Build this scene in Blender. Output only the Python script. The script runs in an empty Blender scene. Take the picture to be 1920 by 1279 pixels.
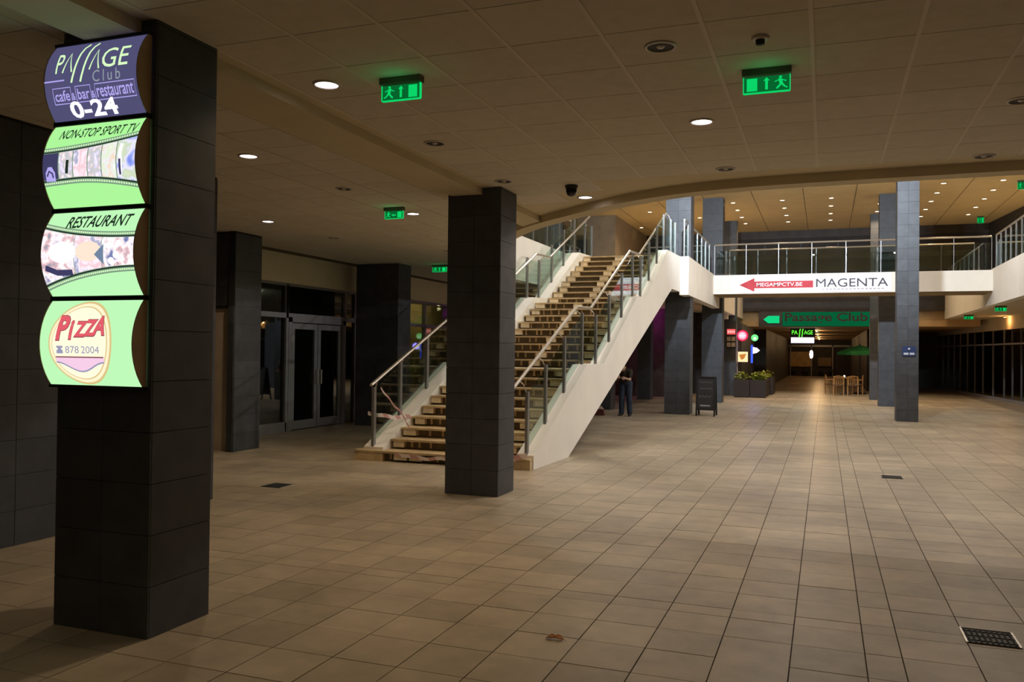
import bpy, bmesh, math, random
from mathutils import Vector, Matrix
random.seed(7)
SC = bpy.context.scene
COL = SC.collection

# ------------------------------------------------------------------ camera, world, exposure
CY, CP, CR, FPX, EYE = 0.355489, 0.0124884, 0.0114325, 1580.1, 1.70
FWD = Vector((-math.sin(CY)*math.cos(CP), math.cos(CY)*math.cos(CP), math.sin(CP)))
_r0 = Vector((math.cos(CY), math.sin(CY), 0)); _u0 = _r0.cross(FWD)
RGT = _r0*math.cos(CR) + _u0*math.sin(CR)
UPV = -_r0*math.sin(CR) + _u0*math.cos(CR)
cam_d = bpy.data.cameras.new('camera'); cam = bpy.data.objects.new('camera', cam_d); COL.objects.link(cam)
cam_d.sensor_width = 36.0; cam_d.lens = FPX/1920*36.0; cam_d.clip_end = 300
cam.matrix_world = Matrix(((RGT.x, UPV.x, -FWD.x, 0), (RGT.y, UPV.y, -FWD.y, 0), (RGT.z, UPV.z, -FWD.z, EYE), (0, 0, 0, 1)))
SC.camera = cam

W = bpy.data.worlds.new('night'); SC.world = W; W.use_nodes = True
W.node_tree.nodes['Background'].inputs[0].default_value = (1.0, 0.72, 0.42, 1)
W.node_tree.nodes['Background'].inputs[1].default_value = 0.035
SC.view_settings.view_transform = 'Standard'; SC.view_settings.look = 'None'
SC.view_settings.gamma = 1.0; SC.view_settings.use_curve_mapping = False
SC.view_settings.exposure = 0.12
E_DOWN = 78.0      # lit downlight in the low ceiling
E_HIGH = 230.0      # downlight in the high atrium ceiling
E_ATR = 300.0      # atrium floodlights over the void

E_FILL = 900.0      # unseen fill lamps added on the upper level

def proj(p):
    v = Vector(p) - Vector((0, 0, EYE)); w = v.dot(FWD)
    if w < 0.1: return None
    return 960 + FPX*v.dot(RGT)/w, 639.5 - FPX*v.dot(UPV)/w

# ------------------------------------------------------------------ materials
def lin(c):
    return tuple(((x/255)/12.92 if x <= 10 else (((x/255)+0.055)/1.055)**2.4) for x in c)
MATS = {}
def mat(name, col, rough=0.6, metal=0.0, var=0.12, scale=3.0, spec=0.4, rand=0.0, attr=False, bump=0.0, stains=0.0, coat=0.0):
    """procedural principled material: colour broken up by two noises, optional per-piece tint"""
    if name in MATS: return MATS[name]
    m = bpy.data.materials.new(name); m.use_nodes = True; nt = m.node_tree; N = nt.nodes; L = nt.links
    b = N['Principled BSDF']
    b.inputs['Roughness'].default_value = rough; b.inputs['Metallic'].default_value = metal
    b.inputs['Specular IOR Level'].default_value = spec
    if coat: b.inputs['Coat Weight'].default_value = coat; b.inputs['Coat Roughness'].default_value = 0.15
    tc = N.new('ShaderNodeTexCoord'); geo = N.new('ShaderNodeNewGeometry')
    n1 = N.new('ShaderNodeTexNoise'); n1.inputs['Scale'].default_value = scale; n1.inputs['Detail'].default_value = 5
    L.new(geo.outputs['Position'], n1.inputs['Vector'])
    mr = N.new('ShaderNodeMapRange'); mr.inputs[1].default_value = 0.3; mr.inputs[2].default_value = 0.7
    mr.inputs[3].default_value = 1-var; mr.inputs[4].default_value = 1+var
    L.new(n1.outputs[0], mr.inputs[0])
    val = mr.outputs[0]
    def mul(a, bb):
        k = N.new('ShaderNodeMath'); k.operation = 'MULTIPLY'; L.new(a, k.inputs[0]); L.new(bb, k.inputs[1]); return k.outputs[0]
    if rand:
        if attr:
            oi = N.new('ShaderNodeAttribute'); oi.attribute_name = 'tint'; src = oi.outputs['Fac']
        else:
            oi = N.new('ShaderNodeObjectInfo'); src = oi.outputs['Random']
        m2 = N.new('ShaderNodeMapRange'); m2.inputs[3].default_value = 1-rand; m2.inputs[4].default_value = 1+rand
        L.new(src, m2.inputs[0]); val = mul(val, m2.outputs[0])
    if stains:
        n3 = N.new('ShaderNodeTexNoise'); n3.inputs['Scale'].default_value = 0.55; n3.inputs['Detail'].default_value = 6
        n3.inputs['Roughness'].default_value = 0.65
        L.new(geo.outputs['Position'], n3.inputs['Vector'])
        m3 = N.new('ShaderNodeMapRange'); m3.inputs[1].default_value = 0.38; m3.inputs[2].default_value = 0.62
        m3.inputs[3].default_value = 1-stains; m3.inputs[4].default_value = 1+stains*0.6
        L.new(n3.outputs[0], m3.inputs[0]); val = mul(val, m3.outputs[0])
    mx = N.new('ShaderNodeVectorMath'); mx.operation = 'SCALE'; mx.inputs[0].default_value = col[:3]
    L.new(val, mx.inputs['Scale']); L.new(mx.outputs[0], b.inputs['Base Color'])
    if bump:
        bp = N.new('ShaderNodeBump'); bp.inputs['Strength'].default_value = bump; bp.inputs['Distance'].default_value = 0.01
        n2 = N.new('ShaderNodeTexNoise'); n2.inputs['Scale'].default_value = scale*14; n2.inputs['Detail'].default_value = 3
        L.new(geo.outputs['Position'], n2.inputs['Vector'])
        L.new(n2.outputs[0], bp.inputs['Height']); L.new(bp.outputs[0], b.inputs['Normal'])
    MATS[name] = m; return m
def emit(name, col, s=1.0, noise=None, scale=20.0):
    """something that gives off light; noise = list of colours mixed by a noise (a printed, backlit picture)"""
    if name in MATS: return MATS[name]
    m = bpy.data.materials.new(name); m.use_nodes = True; nt = m.node_tree; N = nt.nodes; L = nt.links
    N.remove(N['Principled BSDF']); e = N.new('ShaderNodeEmission'); e.inputs[1].default_value = s
    if noise:
        geo = N.new('ShaderNodeNewGeometry'); n = N.new('ShaderNodeTexNoise'); n.inputs['Scale'].default_value = scale
        n.inputs['Detail'].default_value = 2
        L.new(geo.outputs['Position'], n.inputs['Vector'])
        cr = N.new('ShaderNodeValToRGB'); el = cr.color_ramp.elements
        while len(el) < len(noise): el.new(0.5)
        for i, c in enumerate(noise):
            el[i].position = 0.32 + 0.36*i/(len(noise)-1); el[i].color = (*c, 1)
        L.new(n.outputs[0], cr.inputs[0]); L.new(cr.outputs[0], e.inputs[0])
    else: e.inputs[0].default_value = (*col, 1)
    L.new(e.outputs[0], N['Material Output'].inputs[0]); MATS[name] = m; return m
def glass(name, tint=(0.86, 0.93, 0.9), refl=0.10):
    if name in MATS: return MATS[name]
    m = bpy.data.materials.new(name); m.use_nodes = True; nt = m.node_tree; N = nt.nodes; L = nt.links
    N.remove(N['Principled BSDF'])
    t = N.new('ShaderNodeBsdfTransparent'); t.inputs[0].default_value = (*tint, 1)
    g = N.new('ShaderNodeBsdfGlossy'); g.inputs['Roughness'].default_value = 0.02; g.inputs[0].default_value = (.9, .95, .95, 1)
    f = N.new('ShaderNodeLayerWeight'); f.inputs[0].default_value = 0.5
    pw = N.new('ShaderNodeMath'); pw.operation = 'POWER'; pw.inputs[1].default_value = 4.0; L.new(f.outputs['Facing'], pw.inputs[0])
    a = N.new('ShaderNodeMath'); a.operation = 'MULTIPLY_ADD'; a.inputs[1].default_value = 0.55; a.inputs[2].default_value = refl*0.5; L.new(pw.outputs[0], a.inputs[0])
    x = N.new('ShaderNodeMixShader'); L.new(a.outputs[0], x.inputs[0]); L.new(t.outputs[0], x.inputs[1]); L.new(g.outputs[0], x.inputs[2])
    L.new(x.outputs[0], N['Material Output'].inputs[0]); MATS[name] = m; return m

FLOOR_C = (0.40, 0.335, 0.245)
m_tile = mat('paving_tile', FLOOR_C, 0.42, var=0.10, scale=5, rand=0.13, bump=0.10, stains=0.22, spec=0.35)
m_tile_f = mat('paving_tile_field', FLOOR_C, 0.36, var=0.10, scale=5, rand=0.11, attr=True, bump=0.06, stains=0.22, spec=0.4)
m_grout = mat('grout', (0.045, 0.035, 0.025), 0.9)
m_ctile = mat('ceiling_tile', (0.69, 0.63, 0.52), 0.9, var=0.04, scale=8, rand=0.03, spec=0.1)
m_ctile_f = mat('ceiling_tile_field', (0.69, 0.63, 0.52), 0.9, var=0.04, scale=8, rand=0.03, attr=True, spec=0.1)
m_void = mat('ceiling_gap', (0.16, 0.13, 0.10), 0.95, spec=0.1)
m_runner = mat('runner_white', (0.74, 0.66, 0.54), 0.6, var=0.02)
m_plaster = mat('plaster_cream', (0.66, 0.57, 0.39), 0.85, var=0.04, scale=2, spec=0.15)
m_wall = mat('wall_cream', (0.62, 0.53, 0.36), 0.85, var=0.05, scale=2, spec=0.15)
m_fascia = mat('fascia_white', (0.84, 0.78, 0.68), 0.75, var=0.04, scale=1.5, spec=0.2)
m_white = mat('stringer_white', (0.80, 0.77, 0.71), 0.7, var=0.04, scale=1.5, spec=0.2)
m_dark = mat('column_tile', (0.062, 0.066, 0.074), 0.5, var=0.16, scale=6, rand=0.10, spec=0.35)
m_darkg = mat('column_joint', (0.03, 0.03, 0.03), 0.9)
m_steel = mat('brushed_steel', (0.62, 0.58, 0.52), 0.32, metal=0.9, var=0.05)
m_post = mat('post_metal', (0.30, 0.30, 0.30), 0.4, metal=0.7, var=0.08)
m_frame = mat('door_frame_grey', (0.30, 0.30, 0.32), 0.45, metal=0.3, var=0.05)
m_dframe = mat('shop_frame_dark', (0.10,0.095,0.09), 0.5, metal=0.2)
m_wood = mat('pine_board', (0.56, 0.42, 0.24), 0.7, var=0.2, scale=7, rand=0.14)
m_block = mat('pine_block', (0.78, 0.65, 0.45), 0.75, var=0.15, scale=9, rand=0.14)
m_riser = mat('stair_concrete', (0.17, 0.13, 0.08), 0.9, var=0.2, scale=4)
m_black = mat('black_metal', (0.015, 0.015, 0.016), 0.5)
m_brown = mat('brown_side_panel', (0.50, 0.36, 0.22), 0.6)
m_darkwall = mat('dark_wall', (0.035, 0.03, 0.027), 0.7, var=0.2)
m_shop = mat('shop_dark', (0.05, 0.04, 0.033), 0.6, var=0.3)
m_pale = mat('pale_door', (0.55, 0.45, 0.36), 0.7)
m_glass = glass('balustrade_glass', (0.80, 0.88, 0.85), 0.08)
m_sglass = glass('storefront_glass', (0.55, 0.58, 0.56), 0.24)
m_bglass = glass('bridge_glass', (0.72, 0.78, 0.76), 0.22)
m_lamp = emit('downlight_lens', (1.0, 0.90, 0.96), 9.0)
m_lampw = emit('downlight_lens_warm', (1.0, 0.82, 0.55), 9.0)
m_ring = mat('lamp_ring', (0.55, 0.5, 0.44), 0.4, metal=0.4)
m_ringd = mat('lamp_recess', (0.022, 0.018, 0.014), 0.6)

# ------------------------------------------------------------------ geometry helpers
ROOT = {}          # object -> world position of its root
def prop(o, label=None, cat=None, group=None, kind=None):
    if label: o['label'] = label
    if cat: o['category'] = cat
    if group: o['group'] = group
    if kind: o['kind'] = kind
    return o
def thing(name, loc, label, cat, group=None):
    o = bpy.data.objects.new(name, None); COL.objects.link(o); o.location = loc; o.empty_display_size = 0.2
    ROOT[o.name] = Vector(loc); return prop(o, label, cat, group)
class MB:
    def __init__(s): s.v = []; s.f = []; s.t = []
    def add(s, vs, fs):
        n = len(s.v); s.v += [tuple(p) for p in vs]; s.f += [tuple(i+n for i in f) for f in fs]; return s
    def box(s, x0, x1, y0, y1, z0, z1):
        return s.add([(x0,y0,z0),(x1,y0,z0),(x1,y1,z0),(x0,y1,z0),(x0,y0,z1),(x1,y0,z1),(x1,y1,z1),(x0,y1,z1)],
                     [(0,3,2,1),(4,5,6,7),(0,1,5,4),(1,2,6,5),(2,3,7,6),(3,0,4,7)])
    def bar(s, p, q, w, h, up=(0,0,1)):
        p = Vector(p); q = Vector(q); d = (q-p).normalized(); up = Vector(up)
        if abs(d.dot(up)) > 0.98: up = Vector((0,1,0))
        a = d.cross(up).normalized()*w/2; b = a.cross(d).normalized()*h/2
        return s.add([p-a-b,p+a-b,p+a+b,p-a+b,q-a-b,q+a-b,q+a+b,q-a+b],
                     [(0,1,2,3),(7,6,5,4),(0,4,5,1),(1,5,6,2),(2,6,7,3),(3,7,4,0)])
    def tube(s, pts, r, n=8):
        pts = [Vector(p) for p in pts]; rs = r if isinstance(r, (list, tuple)) else [r]*len(pts); rings = []
        for i, p in enumerate(pts):
            d = (pts[min(i+1, len(pts)-1)]-pts[max(i-1, 0)]).normalized()
            u = Vector((0,0,1)) if abs(d.z) < 0.95 else Vector((0,1,0))
            a = d.cross(u).normalized(); b = a.cross(d).normalized()
            rings.append([p+(a*math.cos(2*math.pi*k/n)+b*math.sin(2*math.pi*k/n))*rs[i] for k in range(n)])
        vs = [v for rg in rings for v in rg]; fs = []
        for i in range(len(pts)-1):
            for k in range(n):
                fs.append((i*n+k, i*n+(k+1) % n, (i+1)*n+(k+1) % n, (i+1)*n+k))
        fs.append(tuple(range(n))[::-1]); fs.append(tuple((len(pts)-1)*n+k for k in range(n)))
        return s.add(vs, fs)
    def lathe(s, c, prof, n=20):
        """prof: (radius, z) from the axis outwards; c = centre"""
        vs = []; fs = []
        for r, z in prof:
            for k in range(n):
                a = 2*math.pi*k/n; vs.append((c[0]+r*math.cos(a), c[1]+r*math.sin(a), c[2]+z))
        for i in range(len(prof)-1):
            for k in range(n): fs.append((i*n+k, i*n+(k+1) % n, (i+1)*n+(k+1) % n, (i+1)*n+k))
        return s.add(vs, fs)
    def prism(s, poly, z0, z1):
        n = len(poly); vs = [(x, y, z0) for x, y in poly]+[(x, y, z1) for x, y in poly]
        fs = [tuple(range(n))[::-1], tuple(range(n, 2*n))]+[(i, (i+1) % n, n+(i+1) % n, n+i) for i in range(n)]
        return s.add(vs, fs)
    def loft(s, A, B):
        """two matching outlines joined by side faces and capped"""
        n = len(A)
        return s.add(list(A)+list(B), [tuple(range(n))[::-1], tuple(range(n, 2*n))]+[(i, (i+1) % n, n+(i+1) % n, n+i) for i in range(n)])
    def build(s, name, m, parent=None, smooth=False, bevel=0.0):
        org = ROOT[parent.name] if parent is not None else Vector((0,0,0))
        me = bpy.data.meshes.new(name); me.from_pydata([tuple(Vector(v)-org) for v in s.v], [], s.f)
        bm = bmesh.new(); bm.from_mesh(me); bmesh.ops.recalc_face_normals(bm, faces=bm.faces)
        if bevel: bmesh.ops.bevel(bm, geom=list(bm.edges), offset=bevel, segments=2, affect='EDGES', profile=0.5)
        bm.to_mesh(me); bm.free()
        me.materials.append(m)
        if smooth:
            for p in me.polygons: p.use_smooth = True
        o = bpy.data.objects.new(name, me); COL.objects.link(o); ROOT[o.name] = org
        if parent is not None: o.parent = parent
        return o
def box(name, m, d, parent=None, **k): return MB().box(*d).build(name, m, parent, **k)
def struct(o): o['kind'] = 'structure'; return o
CACHE = {}
def piece(name, m, dims, centre, parent, rz=0.0):
    """a box piece that shares its mesh with all pieces of the same size and material"""
    key = (name, m.name, tuple(round(d, 4) for d in dims))
    if key not in CACHE:
        x, y, z = (d/2 for d in dims); mb = MB().box(-x, x, -y, y, -z, z)
        me = bpy.data.meshes.new(name); me.from_pydata(mb.v, [], mb.f); me.materials.append(m); CACHE[key] = me
    o = bpy.data.objects.new(name, CACHE[key]); COL.objects.link(o); o.parent = parent
    o.location = Vector(centre)-ROOT[parent.name]; o.rotation_euler.z = rz; ROOT[o.name] = ROOT[parent.name]
    return o
def copy_tree(o, loc, parent=None):
    c = o.copy(); COL.objects.link(c)
    if parent is None: c.location = loc; ROOT[c.name] = Vector(loc)
    else: c.parent = parent
    for ch in list(o.children): copy_tree(ch, None, c)
    return c
def lamp(name, kind, loc, energy, col, parent=None, spot=None, size=0.08, rot=None):
    l = bpy.data.lights.new(name, kind); l.energy = energy; l.color = col
    if kind == 'SPOT': l.spot_size = spot; l.spot_blend = 1.0; l.shadow_soft_size = size
    elif kind == 'POINT': l.shadow_soft_size = size
    o = bpy.data.objects.new(name, l); COL.objects.link(o)
    if parent is not None: o.parent = parent; o.location = Vector(loc)-ROOT[parent.name]
    else: o.location = loc
    if rot: o.rotation_euler = rot
    return o
def text2d(s, size=1.0, shear=0.0, bold=0.0, space=1.0, width=None, height=None):
    """a flat mesh of lettering: (verts, faces), left bottom at 0,0; scaled to width / height if given"""
    c = bpy.data.curves.new('txt', 'FONT'); c.body = s; c.size = size; c.shear = shear; c.offset = bold; c.space_character = space
    c.resolution_u = 3
    o = bpy.data.objects.new('txt', c); me = bpy.data.meshes.new_from_object(o)
    V = [(v.co.x, v.co.y) for v in me.vertices]; F = [tuple(p.vertices) for p in me.polygons]
    bpy.data.objects.remove(o); bpy.data.curves.remove(c); bpy.data.meshes.remove(me)
    x0 = min(v[0] for v in V); x1 = max(v[0] for v in V); y0 = min(v[1] for v in V); y1 = max(v[1] for v in V)
    sx = width/(x1-x0) if width else 1.0; sy = height/(y1-y0) if height else sx
    if not width: sx = sy
    return [((x-x0)*sx, (y-y0)*sy) for x, y in V], F
def flat_text(s, x, y, z, m, parent, name='lettering', facing='-Y', **k):
    """lettering on a plane that faces -Y (x to the right)"""
    V, F = text2d(s, **k)
    return MB().add([(x+u, y, z+v) for u, v in V], F).build(name, m, parent)

# ================================================================== THE SETTING
CZ = 3.63     # low ceiling
UZ = 4.20     # upper floor
HZ = 7.15     # high ceiling
# ---------------------------------------------------------------- floor
floor = struct(box('floor', m_grout, (-13, 13, -5, 80, -0.12, -0.008)))
xs = [0.225, 0.42]
while xs[0] > -11: xs.insert(0, xs[0]-0.395)
xs.append(0.805)
while xs[-1] < 9: xs.append(xs[-1]+0.4)
ys = [4.45, 4.85, 5.237, 5.62, 5.80]
while ys[0] > 1.5: ys.insert(0, ys[0]-0.4)
while ys[-1] < 76: ys.append(ys[-1]+0.4)
cells = []
for j in range(len(ys)-1):
    for i in range(len(xs)-1):
        x0, x1, y0, y1 = xs[i], xs[i+1], ys[j], ys[j+1]
        jog = 0.0
        cs = [proj((x, y, 0)) for x, y in ((x0,y0),(x1,y0),(x1,y1),(x0,y1))]
        area = 0.0
        if all(cs):
            cx = sum(c[0] for c in cs)/4; cy = sum(c[1] for c in cs)/4
            if -40 < cx < 1960 and cy < 1310:
                area = abs(sum(cs[k][0]*cs[(k+1) % 4][1]-cs[(k+1) % 4][0]*cs[k][1] for k in range(4)))/2
                if cx < 272 and cy < 1180 and cx > 105: area = 0
        cells.append((area, x0, x1, y0, y1))
cells.sort(key=lambda c: -c[0])
rnd = random.Random(3)
for a, x0, x1, y0, y1 in cells[:300]:
    piece('floor_tile', m_tile, (x1-x0-0.007, y1-y0-0.006, 0.03), ((x0+x1)/2, (y0+y1)/2, -0.015+rnd.uniform(-0.0012, 0.0008)), floor)
mb = MB(); tints = []
for a, x0, x1, y0, y1 in cells[300:]:
    d = rnd.uniform(-0.001, 0.0005)
    mb.box(x0+.003, x1-.003, y0+.0025, y1-.0025, -0.03, d); tints += [rnd.random()]*6
fo = mb.build('floor_tile_field', m_tile_f, floor); fo['kind'] = 'stuff'
at = fo.data.attributes.new('tint', 'FLOAT', 'FACE'); at.data.foreach_set('value', tints)

# ---------------------------------------------------------------- low ceiling with its curved edge
CUR = [(-6.5,15.6),(-5.5,14.0),(-4.8,12.95),(-4.22,12.1),(-3.7,11.54),(-3.02,10.95),(-2.3,10.33),(-1.6,9.93),(-0.84,9.75),(0.03,9.70),(1.0,9.68),(2.0,9.67),(5,9.66),(12.0,9.66)]
def curve_y(x):
    for (a, b), (c, d) in zip(CUR, CUR[1:]):
        if a <= x <= c: return b+(d-b)*(x-a)/(c-a)
    return CUR[-1][1]
CX = [-6.5+0.15*k for k in range(124)]
CS = [sum(curve_y(min(12, max(-6.5, x+0.09*q))) for q in range(-4, 5))/9 for x in CX]
outl = [(-12.5,-4.5),(12,-4.5),(12,CS[-1])]+list(zip(CX, CS))[::-1][:-1]+[(-6.62,15.6),(-6.62,26.0),(-12.5,26.0)]
ceiling = struct(MB().prism(outl, CZ+0.012, UZ-0.02).build('ceiling', m_void))
# plaster margin: everything that is not tiled, as a thin skin
def in_right(x0, x1, y1): return x0 > -3.78 and x1 < 4.6 and y1 < min(curve_y(x0), curve_y(x1))-0.36
def in_left(x0, x1, y1):
    if x0 < -10.25 or x1 > -4.22: return False
    if x1 > -6.62: return y1 < min(curve_y(max(-6.5, x0)), curve_y(x1))-0.36
    return y1 < 25.6
ct = []
def ceil_cells(xl, test):
    for i in range(len(xl)-1):
        y = 4.96-0.6*10
        while y < 26:
            if test(xl[i], xl[i+1], y+0.6):
                cs = [proj((a, b, CZ)) for a, b in ((xl[i],y),(xl[i+1],y),(xl[i+1],y+.6),(xl[i],y+.6))]; area = 0
                if all(cs):
                    cx = sum(c[0] for c in cs)/4; cy = sum(c[1] for c in cs)/4
                    if -40 < cx < 1960 and cy > -30:
                        area = abs(sum(cs[k][0]*cs[(k+1) % 4][1]-cs[(k+1) % 4][0]*cs[k][1] for k in range(4)))/2
                ct.append((area, xl[i], xl[i+1], y, y+0.6, test is in_right))
            y += 0.6
xr = [-0.085+0.6*k for k in range(-6, 8)]; xl = [-4.52-0.6*k for k in range(0, 10)][::-1]
ceil_cells(xr, in_right); ceil_cells(xl, in_left)
ct.sort(key=lambda c: -c[0])
for a, x0, x1, y0, y1, right in ct[:300]:
    piece('ceiling_tile', m_ctile, (x1-x0-0.012, y1-y0-0.008, 0.02), ((x0+x1)/2, (y0+y1)/2, CZ+0.010), ceiling)
mb = MB(); tints = []
for a, x0, x1, y0, y1, right in ct[300:]:
    mb.box(x0+.006, x1-.006, y0+.004, y1-.004, CZ, CZ+0.02); tints += [rnd.random()]*6
if mb.v:
    fo = mb.build('ceiling_tile_field', m_ctile_f, ceiling); fo['kind'] = 'stuff'
    at = fo.data.attributes.new('tint', 'FLOAT', 'FACE'); at.data.foreach_set('value', tints)
for x in xr:
    col = [c for c in ct if c[5] and (abs(c[1]-x) < .01 or abs(c[2]-x) < .01)]
    if col: box('runner', m_runner, (x-.013, x+.013, min(c[3] for c in col), max(c[4] for c in col), CZ-0.005, CZ+0.004), ceiling)
# plaster border between the last whole tiles and the curved edge
tiled = {}
for c in ct: tiled.setdefault((round(c[1],3), round(c[2],3)), []).append(c[4])
k = 1
for xx in (xr, xl):
    for i in range(len(xx)-1):
        key = (round(xx[i],3), round(xx[i+1],3))
        if key not in tiled: continue
        y1 = max(tiled[key]); a, b = xx[i], xx[i+1]
        if b > -6.62 or xx is xr:
            a2 = max(a, -6.5)
            poly = [(a, y1), (b, y1)]+[(a2+(b-a2)*t/4, curve_y(a2+(b-a2)*t/4)-0.1) for t in (4,3,2,1,0)]
            MB().prism(poly, CZ+0.001, CZ+0.014).build('plaster_margin', m_plaster, ceiling)
box('plaster_margin', m_plaster, (-3.80, xr[0], -4.4, 11.4, CZ+0.001, CZ+0.013), ceiling)
MB().prism([(-4.52,-4.4),(-4.18,-4.4),(-4.18,12.0),(-4.52,12.4)], CZ+0.001, CZ+0.013).build('plaster_margin', m_plaster, ceiling)
box('plaster_margin', m_plaster, (xr[-1], 12, -4.4, 9.6, CZ+0.001, CZ+0.013), ceiling)
# curved lip
inner = []; outer = []
for i, (x, y) in enumerate(zip(CX, CS)):
    j0 = max(0, i-1); j1 = min(len(CX)-1, i+1); tx = CX[j1]-CX[j0]; ty = CS[j1]-CS[j0]; ln = math.hypot(tx, ty)
    nx, ny = ty/ln, -tx/ln
    outer.append((x, y)); inner.append((x+nx*0.24, y+ny*0.24))
mb = MB(); n = len(outer)
vs = [(x, y, CZ-0.10) for x, y in inner]+[(x, y, CZ-0.10) for x, y in outer]+[(x, y, UZ+0.1) for x, y in outer]+[(x, y, UZ+0.1) for x, y in inner]
fs = []
for i in range(n-1):
    for a, b in ((0,1),(1,2),(2,3),(3,0)): fs.append((a*n+i, b*n+i, b*n+i+1, a*n+i+1))
mb.add(vs, fs); struct(mb.build('trim_1', m_plaster))
# shallow beam that runs over the first columns
struct(MB().prism([(-4.20,-4.4),(-3.80,-4.4),(-3.80,11.35),(-4.20,11.75)], CZ-0.08, CZ+0.02).build('trim_2', m_plaster))

# ---------------------------------------------------------------- upper floor, high ceiling, bridge
fl = struct(MB().box(-12.5,-6.75,15.5,39,CZ+0.05,UZ).box(-6.75,-3.7,22.75,39,3.45,UZ).build('floor_upper_left', m_wall))
struct(MB().box(-6.78,-6.5,15.4,22.6,3.32,UZ+0.14).build('trim_3', m_white))
struct(MB().box(-3.7,-3.45,22.9,39,3.28,UZ+0.12).build('trim_4', m_fascia))
struct(MB().box(4.65,4.9,9.7,39,3.25,UZ+0.12).build('trim_5', m_fascia))
struct(box('floor_upper_right', m_wall, (4.9,12.5,9.7,52,3.25,UZ)))
hc = struct(box('ceiling_upper', mat('ceiling_upper', (0.70,0.57,0.35), 0.8, var=0.05, scale=1.5), (-12.5,12.5,8.0,39.2,HZ,HZ+0.2)))
for x in [-11.4+1.65*k for k in range(14)]:
    box('ceiling_joint', m_void, (x+0.78,x+0.80,9,39,HZ-0.004,HZ+0.01), hc)
struct(box('wall_upper_back', m_wall, (-12.5,12.5,7.9,8.1,UZ,HZ)))
struct(box('wall_upper_left', mat('wall_taupe',(0.30,0.27,0.25),0.8), (-12.7,-12.5,8,39,UZ,HZ)))
struct(MB().box(8.2,8.4,8,33.5,UZ,HZ).build('wall_upper_right', m_wall))
struct(MB().add([(6.75,34.2,UZ),(6.2,39,UZ),(6.2,39,HZ),(6.75,34.2,HZ),(8.3,33.4,UZ),(8.3,33.4,HZ)],[(0,1,2,3),(4,0,3,5)]).build('wall_upper_shop', m_shop))
# far wall of the upper floor: dark shop glazing with a bulkhead
fw = struct(box('wall_far', m_darkwall, (-12.5,12.5,38.9,39.2,3.6,HZ)))
for x in [-7+1.5*k for k in range(10)]:
    box('mullion', m_black, (x-.04,x+.04,38.8,38.9,UZ,HZ-0.5), fw)
box('bulkhead', m_shop, (-12.5,12.5,38.82,38.9,HZ-0.35,HZ), fw)
# taupe corner block on the upper floor left, with a doorway
cb = struct(MB().box(-12.4,-7.8,32.6,38.8,UZ,HZ).build('wall_corner', mat('wall_brown',(0.26,0.20,0.13),0.85)))
box('doorway', m_black, (-9.35,-8.95,32.56,32.62,UZ,UZ+2.2), cb)
box('pilaster', mat('pilaster_brown',(0.24,0.15,0.08),0.8), (-9.9,-9.36,32.5,32.62,UZ,HZ), cb)

# ---------------------------------------------------------------- lower walls
wl = struct(box('wall_left', m_darkg, (-7.6,-6.46,1.5,7.75,0,CZ-0.002)))
for c in range(12):
    for r in range(10):
        y0 = 1.55+0.62*r
        if y0+0.6 > 7.76: continue
        piece('cladding_tile', m_dark, (0.012, 0.615, 0.297), (-6.455, y0+0.31, 0.15+0.3*c), wl)
    piece('cladding_tile', m_dark, (0.56, 0.012, 0.297), (-6.74, 7.755, 0.15+0.3*c), wl)
# niche pillar
np_ = struct(MB().box(-9.2,-9.08,11.36,12.05,0,CZ-0.002).box(-12,-9.2,11.40,12.05,2.36,CZ-0.002).build('wall_niche', m_darkg))
for c in range(12):
    piece('cladding_tile', m_dark, (0.012, 0.68, 0.297), (-9.075, 11.705, 0.15+0.3*c), np_)
    if c < 8: piece('cladding_tile', m_dark, (0.118, 0.012, 0.297), (-9.14, 11.354, 0.15+0.3*c), np_)
    else:
        for q in range(4): piece('cladding_tile', m_dark, (0.70, 0.012, 0.297), (-9.44-0.71*q, 11.394, 0.15+0.3*c), np_)
d1 = struct(box('door_1', m_pale, (-10.3,-9.2,11.44,11.50,0.0,2.36)))
struct(box('wall_left_outer', m_darkwall, (-13,-12.8,-4,40,0,UZ)))
# storefront on the left: X = -10.4
XS = -10.4
bk = struct(MB().box(-10.55,-10.28,12.05,30,3.05,CZ+0.01).build('wall_bulkhead', mat('bulkhead_cream', (0.80,0.72,0.50), 0.85, var=0.04)))
w1 = struct(MB().box(XS-.05,XS+.03,12.05,17.3,3.0,3.06).box(XS-.05,XS+.05,12.05,14.62,0,0.2).build('window_1', m_frame))
for y in (12.1, 13.1, 14.62): box('mullion', m_frame, (XS-.05,XS+.05,y-.04,y+.04,0,3.02), w1)
box('transom', m_frame, (XS-.05,XS+.05,12.05,17.3,2.34,2.44), w1)
for y in (14.62, 16.85, 17.3): box('mullion', m_frame, (XS-.05,XS+.05,y-.035,y+.035,2.4,3.02), w1)
box('mullion', m_frame, (XS-.05,XS+.05,17.27,17.33,0,2.4), w1)
for a, b in ((12.14,13.06),(13.14,14.58)):
    box('pane', m_sglass, (XS-.004,XS+.004,a,b,0.2,2.34), w1); box('pane', m_sglass, (XS-.004,XS+.004,a,b,2.44,3.0), w1)
box('pane', m_sglass, (XS-.004,XS+.004,14.66,16.81,2.44,3.0), w1); box('pane', m_sglass, (XS-.004,XS+.004,16.9,17.26,0.0,3.0), w1)
d2 = struct(MB().box(XS-.06,XS+.06,14.66,14.78,0,2.36).box(XS-.06,XS+.06,16.74,16.86,0,2.36).box(XS-.06,XS+.06,14.66,16.86,2.26,2.36).build('door_2', m_frame))
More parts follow.
